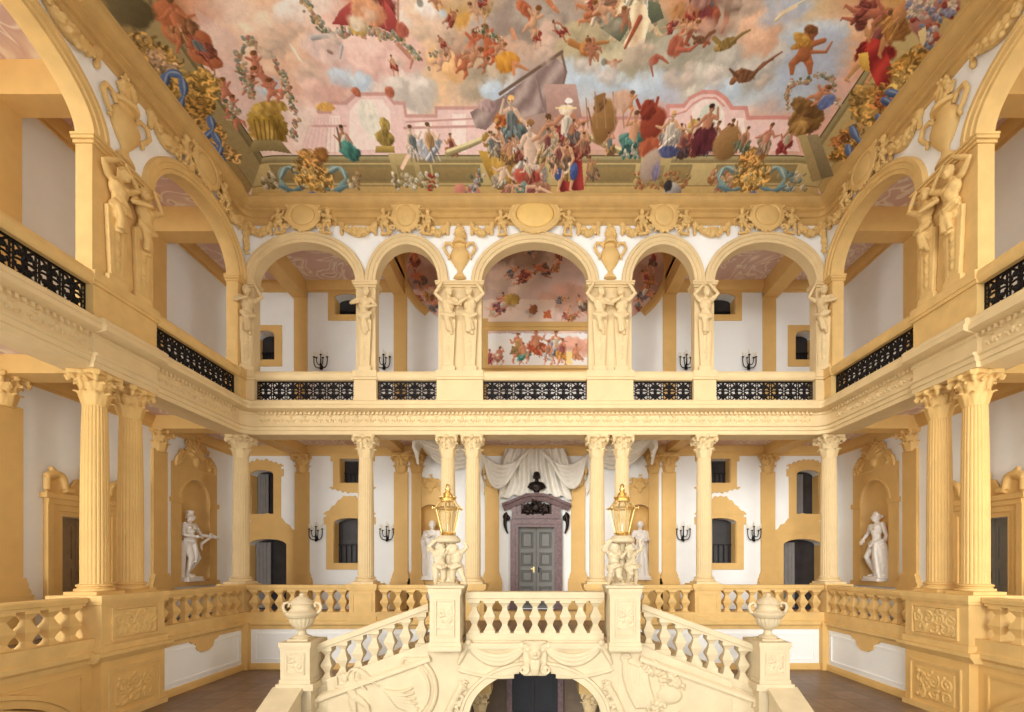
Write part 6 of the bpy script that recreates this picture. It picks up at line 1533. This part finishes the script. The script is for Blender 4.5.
for k in range(16):
    px = gq.uniform(492,600); FG_(px, gq.uniform(136,182), gq.uniform(26,44), skin=((222,170,130),(206,146,106),(190,126,90),(230,196,166))[k%4], cloth=((150,120,90),(170,90,70),(120,110,110),(200,180,150),(110,80,80),(190,140,80))[k%6], pose=k, lean=gq.uniform(-.4,.4), flip=(-1)**k, legs=k%2==0)
# warriors and beasts right of the centre
E_(604,122,14,20,.1,(176,128,66),(110,76,40),.2,rough=.15); E_(600,104,6,8,.6,(150,104,54),(96,64,36),.2); LI([(598,110),(596,98),(604,95)],2,(140,98,54)); LI([(592,126),(588,108)],.8,(120,90,60))
for k in range(5): LI([(586+k*9,98-k%2*6),(588+k*9,128)], .6, (150,120,90))
for k in range(20):
    px = gq.uniform(604,745); FG_(px, gq.uniform(138,150), gq.uniform(24,40), skin=((222,170,130),(206,146,106),(190,126,90),(230,196,166))[k%4], cloth=((150,120,90),(160,80,66),(120,120,120),(200,180,150),(100,76,80),(190,140,80))[k%6], pose=k, lean=gq.uniform(-.3,.3), flip=(-1)**k, legs=False)
FG_(632,142,54,skin=(222,160,116),cloth=(90,150,140),pose=1,legs=False); relief(622,640,146,158,((80,150,140),(214,206,180),(60,110,106)),22,3.4); PU(630,104,22,skin=(236,150,80)); E_(622,100,10,9,0,(214,170,140),(176,140,120),.4)
E_(652,124,14,17,.2,(176,76,48),(110,40,30),.2,rough=.15); E_(648,110,9,9,.3,(168,66,42),(100,36,28),.2); LI([(640,108),(637,100)],1.6,(150,60,40)); LI([(656,106),(658,98)],1.6,(150,60,40)); E_(650,148,14,10,0,(206,110,66),(140,60,40),.25)
FG_(668,140,50,skin=(224,172,128),cloth=(226,214,200),pose=3,flip=-1,legs=False,hair=(196,150,90)); E_(668,152,12,6,0,(84,92,140),(52,56,96),.25)
E_(650,166,11,16,.1,(190,170,150),(130,110,100),.25,rough=.2); E_(656,172,5,9,0,(140,130,160),(96,86,116),.3)
FG_(704,136,54,skin=(206,136,100),cloth=(110,44,54),pose=1,flip=-1,hair=(50,32,28),legs=False); E_(704,142,14,13,0,(120,50,60),(64,24,34),.2); LI([(693,128),(691,116)],2.4,(206,140,104))
E_(727,144,16,16,0,(176,132,76),(110,78,42),.2,rough=.1); FG_(742,146,34,skin=(214,150,110),cloth=(120,130,100),legs=False); FG_(764,146,40,skin=(214,140,110),cloth=(186,150,120),pose=3,legs=False); FG_(784,146,36,skin=(206,130,100),cloth=(170,60,60),legs=False)
E_(672,190,11,8,.3,(210,206,200),(80,76,76),.2,rough=.25); E_(668,186,5,6,0,(60,56,58),(40,38,40),.3)
# left corner: gilded vases, putti, garlands, war trophies on the long side
E_(268,124,20,21,0,(196,160,58),(112,84,26),.12); E_(268,108,19,8,.1,(216,182,84),(140,106,40),.15); E_(262,132,13,12,0,(150,114,42),(206,172,80),.3); PO([(254,140),(280,140),(292,154),(246,154)], (160,144,92), (120,104,62))
for k in range(6): LI([(254+k*5,120),(258+k*4,140)], .7, (120,90,34))
for (px, py, h, ln) in ((256,66,26,.3),(264,78,26,-.4),(250,88,24,.6),(272,92,26,.2),(226,92,26,.2),(236,120,26,-.2),(232,106,22,.5),(282,92,22,1.2),(244,76,20,.1)): PU(px, py, h, skin=(214,130,100), lean=ln)
FLW([(238,56),(250,40),(272,56),(284,76),(288,94),(296,116),(292,140)], 6, 90); FLW([(238,60),(246,80),(250,96)], 6, 40); FLW([(224,102),(238,112),(226,120)], 5, 30)
for (px, py, rr_) in ((178,32,13),(190,32,8),(200,40,10),(202,54,12),(168,14,12),(214,62,8)): E_(px, py, rr_, rr_*.8, .5, (206,124,76), (140,70,40), .2, rough=.2)
FG_(180,30,44,skin=(206,120,76),cloth=(196,130,80),lean=.3,pose=3); FG_(204,52,36,skin=(190,100,70),cloth=(170,90,70),lean=-.2)
def trophy(side, pts, blue):
    for (px, py, rx, ry, an, c) in pts: E_(px, py, rx, ry, an, c, tuple(v*.5 for v in c), .3); roc(px, py, rx*1.1, ry*1.1, an, int(rx*ry*.32), c)
    for b in blue: RB(b, 3.6, (84,110,164)); RB([(p[0]+1, p[1]-1) for p in b], 1.0, (140,166,204))
trophy('left', [(158,56,10,18,-.5,(196,150,74)),(192,92,20,16,.6,(190,148,66)),(204,84,13,12,.4,(206,160,72)),(196,110,15,13,.3,(176,130,56)),(188,122,12,10,.8,(206,160,84)),(214,136,10,12,.5,(200,150,70)),(228,152,7,14,-.4,(206,160,90)),(156,60,5,8,0,(226,180,130)),(170,68,6,5,.4,(222,180,130))],
       [[(164,84),(168,74),(180,76),(184,92),(180,108),(188,120)],[(210,118),(212,130),(204,140),(214,148),(222,160),(225,170)],[(214,134),(220,146),(218,156)]])
E_(130,10,16,14,.6,(120,106,70),(76,66,40),.3,rough=.3)
# right corner
E_(806,120,17,18,.3,(168,124,62),(92,62,30),.12); E_(806,108,17,9,.2,(150,110,56),(84,56,28),.15); E_(800,128,9,9,0,(206,160,84),(120,84,40),.3); PO([(806,136),(818,134),(834,176),(820,180)], (150,136,100), (110,96,66)); PO([(798,136),(806,134),(822,180),(812,182)], (176,156,100), (140,120,76))
E_(812,62,27,34,.4,(166,182,208),(150,168,196),.5,.8); PU(804,54,46,skin=(190,108,62),lean=.15,flip=-1); LI([(812,52),(826,52),(832,42)],2.4,(190,108,62)); E_(803,40,10,5,.3,(220,170,66),(150,100,40),.25); E_(798,46,6,3,-.6,(206,150,56),(140,90,36),.3)
FLW([(788,98),(790,84),(804,82),(820,74),(834,80),(830,96),(838,104)], 5, 70); FLW([(787,92),(788,108)], 4, 20); PU(818,96,26,skin=(214,140,100),lean=.3); E_(826,102,6,10,.3,(110,130,186),(70,86,140),.3)
FG_(872,52,66,skin=(222,160,104),cloth=(186,48,40),lean=-.15,pose=0,hair=(140,110,80)); PO([(866,38),(884,40),(892,70),(890,88),(878,90),(868,66)], (196,56,46), (130,30,32), stripes=.4); PO([(858,54),(868,52),(870,72),(862,70)], (230,190,76), (190,140,50)); FG_(892,22,60,skin=(206,140,84),cloth=(200,130,60),pose=1,lean=.2); FG_(864,14,40,skin=(196,110,80),cloth=(150,70,60),lean=1.2,pose=3)
for (px, py) in ((918,10),(930,14),(940,6),(928,32),(936,44),(950,4),(922,24)): E_(px,py,9,7,.5,(196,130,110),(120,70,64),.25,rough=.3)
relief(908,956,0,20,((222,196,180),(176,70,60),(150,150,176),(226,206,170)),60,3.2); relief(920,940,24,48,((222,196,180),(190,90,60),(130,140,170)),40,3)
PO([(918,32),(926,26),(926,40),(922,50)], (214,196,140), (190,170,116))
trophy('right', [(910,66,11,17,.5,(206,150,62)),(902,80,6,12,.4,(230,180,90)),(872,104,17,17,-.6,(190,138,60)),(866,112,11,13,-.5,(206,160,76)),(858,96,9,6,.4,(190,146,70)),(884,100,8,8,0,(214,120,60)),(844,152,8,16,.4,(206,146,60)),(852,132,7,8,0,(190,130,60)),(840,140,5,10,.3,(176,110,56))],
       [[(888,92),(898,96),(892,104),(884,100)],[(878,116),(884,124),(872,136)],[(852,128),(858,140),(866,142)],[(848,146),(850,158)]])
# figures of the sky
def big(px, py, h, **k): FG_(px, py, h, **k)
big(374,12,64,skin=(222,160,116),cloth=(190,78,70),pose=2,hair=(120,80,50)); PO([(332,24),(340,10),(352,0),(364,0),(352,14),(350,26)], (196,86,76), (150,54,52)); PO([(384,0),(392,10),(402,30),(398,34),(386,24)], (196,80,72), (150,56,54)); E_(368,12,16,11,.2,(232,172,126),(186,116,80),.25)
FLW([(300,-6),(312,14),(322,30),(344,34),(360,26),(378,34),(396,38),(410,48),(424,62)], 6, 120); E_(358,28,8,6,0,(220,180,80),(160,120,50),.3); E_(356,26,4,4,0,(240,236,220),None,.3); LI([(398,0),(398,30)],1,(176,126,96)); E_(402,30,6,6,.5,(196,106,82),(150,70,60),.3); LI([(398,44),(412,60),(410,68)],3,(206,140,116)); 
E_(322,48,20,12,.3,(236,206,196),(190,166,160),.35); LI([(312,38),(330,36),(342,46),(340,58)],3,(190,184,184)); LI([(290,44),(300,60),(310,70)],1.2,(240,228,212)); E_(330,52,3,1.6,.4,(120,70,56),None,.4)
for (px, py, h, ln, sk) in ((446,48,24,.2,(224,160,120)),(458,54,24,-.3,(214,130,90)),(472,46,26,.3,(214,110,70)),(488,44,28,-.2,(206,110,64)),(464,66,24,.4,(206,110,70)),(492,52,24,.5,(214,100,60)),(440,62,20,.8,(226,170,136))): PU(px, py, h, skin=sk, lean=ln)
E_(507,62,13,9,-.2,(228,160,50),(170,104,30),.2); LI([(516,64),(528,70)],3,(214,140,90)); LI([(513,62),(514,74)],1.6,(206,130,80)); FLW([(432,56),(446,46),(460,42)],4,26); FLW([(476,28),(490,34),(504,42)],4,30,((110,130,90),(200,120,80),(230,200,170)))
E_(458,10,12,14,0,(226,176,84),(196,140,60),.3); E_(440,2,8,6,0,(224,180,120),(190,130,80),.4); big(484,4,30,skin=(222,170,110),cloth=(226,180,90),lean=.4)
LI([(524,6),(528,14),(536,36)],3.4,(206,110,66)); E_(524,8,8,5,.6,(206,110,66),(140,70,44),.25); LI([(548,0),(554,8),(558,12)],3.4,(214,130,80)); LI([(512,30),(515,38)],2,(206,140,100))
big(600,8,50,skin=(222,140,90),cloth=(230,206,176),lean=1.2,pose=3); LI([(586,16),(606,10),(620,6)],3.6,(196,110,64)); big(640,6,84,skin=(226,196,150),cloth=(236,216,176),pose=2,hair=(170,110,60)); PO([(628,6),(646,4),(650,20),(644,44),(634,48),(622,46),(632,28)], (238,220,184), (206,176,136), stripes=.5)
PO([(600,28),(614,18),(628,8),(628,30),(620,42)], (112,120,94), (84,92,70)); PO([(648,0),(660,4),(664,18),(652,24),(648,16)], (110,118,92), (80,88,70)); LI([(640,18),(632,34),(625,48)],3.4,(176,84,54))
LI([(570,42),(582,48),(590,44),(608,42)],4,(190,124,60)); E_(586,48,6,7,.2,(206,140,70),(150,90,44),.25); LI([(606,62),(614,64),(622,60)],2.4,(190,116,70)); E_(614,64,4,4,0,(200,120,76),(150,80,50),.3)
LI([(650,60),(653,76)],2.2,(186,100,74)); E_(654,60,6,4,-.7,(196,110,80),(150,70,54),.25); LI([(656,56),(662,58),(668,63)],2.6,(186,100,76))
big(708,2,72,skin=(176,86,56),cloth=(150,70,60),pose=0,hair=(80,44,30)); LI([(716,14),(710,34),(704,46)],5,(176,90,60)); LI([(728,8),(726,22),(722,32)],4.4,(170,84,56)); E_(704,20,8,8,0,(140,60,60),(100,40,44),.3); E_(734,4,8,6,0,(96,64,44),(60,40,30),.3); E_(684,14,13,8,.2,(196,140,80),(140,84,50),.25); LI([(684,32),(700,26),(706,18)],4.4,(186,96,64))
E_(676,46,8,9,.3,(196,110,76),(140,66,50),.25); LI([(678,50),(690,50),(700,42)],3.2,(190,100,74)); 
for k in range(26):
    px, py = gq.uniform(230, 840), gq.uniform(-4, 84); x, y = at(px, py); w = cv.win(x-1, x+1, y-1, y+1)
    c = cv.c[w].reshape(-1, 3).mean(0)*.4+np.array((206,180,160))*.6; cv.cloud(x, y, sz(gq.uniform(8, 18)), c*1.06, c*.8, 7, .42)
for k in range(22):
    px, py = gq.uniform(330, 720), gq.uniform(0, 70); (FG_ if k % 2 else PU)(px, py, gq.uniform(14, 26), skin=((222,166,124),(206,140,100),(190,120,84))[k%3], lean=gq.uniform(-1.2,1.2))
def bird(px, py, a, c, k=1.0):
    c = np.array(c, float); E_(px, py, 10*k, 5*k, a, c, c*.55, .2); ca, sa = math.cos(a), math.sin(a)
    LI([(px+6*k*ca, py+6*k*sa),(px+16*k, py-10*k),(px+24*k, py-14*k)], 2.6*k, c*.85); LI([(px-6*k, py),(px-12*k, py-6*k)], 2*k, c*.8); E_(px-9*k, py+4*k, 3*k, 3*k, 0, c*1.15, c*.6, .25)
bird(726,44,-.3,(176,140,70)); bird(744,76,.1,(150,96,60),1.2); LI([(760,68),(770,60),(782,52)],2.4,(150,90,60)); bird(700,40,.2,(140,90,60),.6)
for (px, py) in ((420,3),(604,62)): E_(px, py, 3, 3, 0, (110,110,100), None, .4, .7)
E_(786,12,22,10,-.6,(170,188,214),(150,170,200),.5,.7); LI([(776,20),(790,8),(806,0)],2.2,(236,222,180)); LI([(780,14),(796,6)],1.6,(222,206,170)); E_(356,92,5,4,.4,(206,120,84),(150,76,56),.3); E_(390,92,5,5,.4,(206,120,84),(150,76,56),.3)
LI([(318,108),(326,104),(334,108)],3,(230,180,90)); E_(326,107,9,4,0,(232,180,84),(196,140,70),.35)
lum = cv.c.mean(-1, keepdims=True); cv.c = lum + (cv.c-lum)*.80; cv.c = (cv.c-160)*1.14+178
cv.c *= (1 + .05*(cv.g.random(cv.A.shape)-.5))[..., None]
cv.c *= (1 + .08*(fbm(cv.A*.4, cv.B*.4, 2, 12)-.5))[..., None]
# the rest of the vault, nearer than the picture, in the same tones on a coarse grid
fa = np.linspace(-(HW-7), HW-7, 57); fb = np.linspace(Y0-2, 292, 40); FA, FB = np.meshgrid(fa, fb)
n1 = fbm(FA*.02, FB*.02, 4, 3)[..., None]; fc = np.array((226,190,164))*n1+np.array((176,160,150))*(1-n1)
e_ = (np.abs(FA) > HW-40)[..., None]; fc = np.where(e_, np.array((156,132,78)), fc); fc = np.concatenate([(np.clip(fc/255,0,1)**2.2).reshape(-1,3), np.ones((FA.size,1))], 1)
i_, j_ = np.meshgrid(np.arange(39), np.arange(56), indexing='ij'); a_ = (i_*57+j_).ravel()
ex = (np.stack([FA, FB, HC(FA, FB)], -1).reshape(-1,3), np.stack([a_, a_+1, a_+58, a_+57], -1), fc)
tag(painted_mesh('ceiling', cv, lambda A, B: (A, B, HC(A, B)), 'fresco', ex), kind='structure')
# ---------------------------------------------------------------- the mural behind the central arch
mv = Canvas(-166, 166, -40, 166, .8)     # b measured downwards from h = 400 on the rear gallery wall
mb_ = lambda px, py: ((px-535)*YG/D, 400-(562-py)*YG/D)
mv.c[:] = (178,156,146); mv.c += ((fbm(mv.A*.03, mv.B*.04, 5, 21)-.5)*70)[..., None]*np.array((1,.85,.8))
for (px, py, r, c) in ((535,262,30,(196,176,160)),(510,285,20,(206,184,166)),(565,300,22,(186,146,126)),(520,255,24,(150,128,112)),(420,280,22,(150,116,100)),(650,280,22,(150,116,100)),(550,320,16,(196,172,160))): mv.cloud(*mb_(px,py), r*1.2, c, tuple(v*.8 for v in c), 10, .6)
for i, (px, py, h, ln) in enumerate(((522,278,30,1.2),(545,272,28,-1.1),(556,268,22,.4),(512,274,20,.8),(498,306,26,.5),(510,304,28,-.6),(492,312,22,1.3),(530,314,18,0),(566,316,22,.4),(582,308,26,-.3),(572,318,18,.9),(560,300,18,1.4),(414,262,26,.3),(420,282,28,-.5),(428,296,26,.6),(434,308,22,.2),(418,300,20,-.8),(652,262,26,.3),(648,282,28,-.5),(642,296,26,.6),(638,308,22,.2),(654,298,20,-.8),(500,256,20,1.2),(530,252,18,-1),(560,256,20,.7))):
    mv.figure(*mb_(px,py), h*1.1, skin=((206,140,104),(190,116,84),(214,160,126))[i%3], cloth=((150,80,70),(120,96,84),(176,120,70),(110,110,120))[i%4], lean=ln, pose=i)
mv.poly([mb_(470,300),mb_(556,300),mb_(552,326),mb_(470,326)], (206,192,174), (190,172,156), alpha=.6); mv.poly([mb_(544,312),mb_(550,310),mb_(551,319),mb_(544,319)], (170,90,50))
mv.figure(*mb_(500,308), 30, skin=(206,130,96), cloth=(140,84,90), lean=.8); mv.ell(*mb_(512,300), 10, 7, 0, (190,160,80), (120,90,40), .2); mv.ell(*mb_(533,310), 5, 6, 0, (150,90,50), (100,60,40), .2)
q0, q1 = mb_(482,334), mb_(590,366); mv.poly([q0,(q1[0],q0[1]),q1,(q0[0],q1[1])], (206,204,200), (190,186,182))
mv.cloud(*mb_(578,345), 16, (196,150,130), (160,110,90), 8, .8); mv.cloud(*mb_(488,358), 10, (186,150,136), (140,100,86), 8, .8)
for i, (px, h, c, y) in enumerate(((518,34,(150,120,70),350),(524,26,(70,140,120),356),(536,38,(176,80,48),349),(556,36,(120,120,140),349),(562,30,(206,140,60),354),(500,22,(190,130,110),358),(576,24,(200,130,80),356),(490,20,(150,60,60),360),(548,28,(200,190,180),355))): mv.figure(*mb_(px,y), h*1.15, skin=(196,130,96), cloth=c, pose=i, flip=(-1)**i)
mv.poly([mb_(566,352),mb_(572,352),mb_(572,365),mb_(566,365)], (206,180,120))
loosen(mv, 1.6, .34)
mv.c = np.clip(mv.c*1.2+16, 0, 255)
def keep_oval(o):
    bm = bmesh.new(); bm.from_mesh(o.data); z0 = o.location.z; cx, czh = 0.0, (562-269)*YG/D
    bad = []
    for v in bm.verts:
        X = (v.co.x+o.location.x)/S; h = (v.co.z+z0-E)/S
        if (X/160)**2+((h-czh)/91)**2 > 1.0 and not (abs(X) < 70 and 238 < h < 300): bad.append(v)
    bmesh.ops.delete(bm, geom=bad, context='VERTS'); bm.to_mesh(o.data); bm.free()
mo = painted_mesh('mural', mv, lambda A, B: (A, A*0+YG-1.2, 400-B), 'mural'); keep_oval(mo)
tag(mo, 'large oval mural of clouds and figures on the upper rear wall behind the central arch', 'mural')
a = on('gback', 0, 240, 0); t = thing('mural_surround', a, label='ochre moulding round the oval mural, with a ledge below', cat='frame')
fr = MB(F_gback); cz = (562-269)*YG/D; n = 60
pth = [(162*math.cos(w), cz+92*math.sin(w)) for w in [(-.62+(PI+1.24)*i/n) for i in range(n+1)]]
fr.sweep(pth, [(3,-.3),(3,3),(0,4.5),(-4,4.5),(-6,2.5),(-6,-.3)]); part(t, 'oval_moulding', fr, 'ochre', 40, a)
fr = MB(F_gback); fr.box(-72,72,289,295,-.3,4); fr.box(-72,72,285,289,-.3,2.6); part(t, 'middle_ledge', fr, 'ochre', 40, a)
fr = MB(F_gback); fr.box(-72,72,236,240,-.3,8); fr.box(-72,72,232,236,-.3,5); part(t, 'lower_ledge', fr, 'ochre', 40, a)
# ---------------------------------------------------------------- eye, daylight
cam = bpy.data.cameras.new('camera'); co = bpy.data.objects.new('camera', cam); C.objects.link(co)
co.location = (0, 0, E); co.rotation_euler = (PI/2, 0, 0)
cam.sensor_fit = 'HORIZONTAL'; cam.sensor_width = 36; cam.lens = 36*484/1024
cam.shift_x = -23/1024; cam.shift_y = 206/1024; cam.clip_start = .02; cam.clip_end = 200
sc = bpy.context.scene; sc.camera = co
w = bpy.data.worlds.new('daylight'); sc.world = w; w.use_nodes = True
bg = w.node_tree.nodes['Background']; bg.inputs['Color'].default_value = (1.0, .975, .94, 1); bg.inputs['Strength'].default_value = 1.2
sun = bpy.data.lights.new('sun', 'SUN'); sun.energy = 2.3; sun.angle = math.radians(32); sun.color = (1, .975, .93)
so = bpy.data.objects.new('sun', sun); C.objects.link(so); so.location = (0, -20, 12); so.rotation_euler = (math.radians(76), 0, math.radians(-17))
for i, (x, z, e) in enumerate(((-335, 255, 420), (335, 255, 220), (-335, 40, 480), (335, 40, 420))):     # area lamps added at the near ends to brighten the galleries, for unseen windows
    al = bpy.data.lights.new('gallery_fill_light', 'AREA'); al.shape = 'RECTANGLE'; al.size = 1.6; al.size_y = 3.0; al.energy = e; al.color = (1, .985, .95)
    ao = bpy.data.objects.new('gallery_fill_light', al); C.objects.link(ao); ao.location = wp((x, Y0, z)); ao.rotation_euler = (PI/2, 0, 0)
sc.view_settings.view_transform = 'Standard'; sc.view_settings.look = 'None'; sc.view_settings.gamma = 1; sc.view_settings.use_curve_mapping = False
sc.view_settings.exposure = -0.08
cy = sc.cycles; cy.use_denoising = True; cy.max_bounces = 10; cy.diffuse_bounces = 8; cy.glossy_bounces = 3; cy.transparent_max_bounces = 8
cy.sample_clamp_indirect = 8
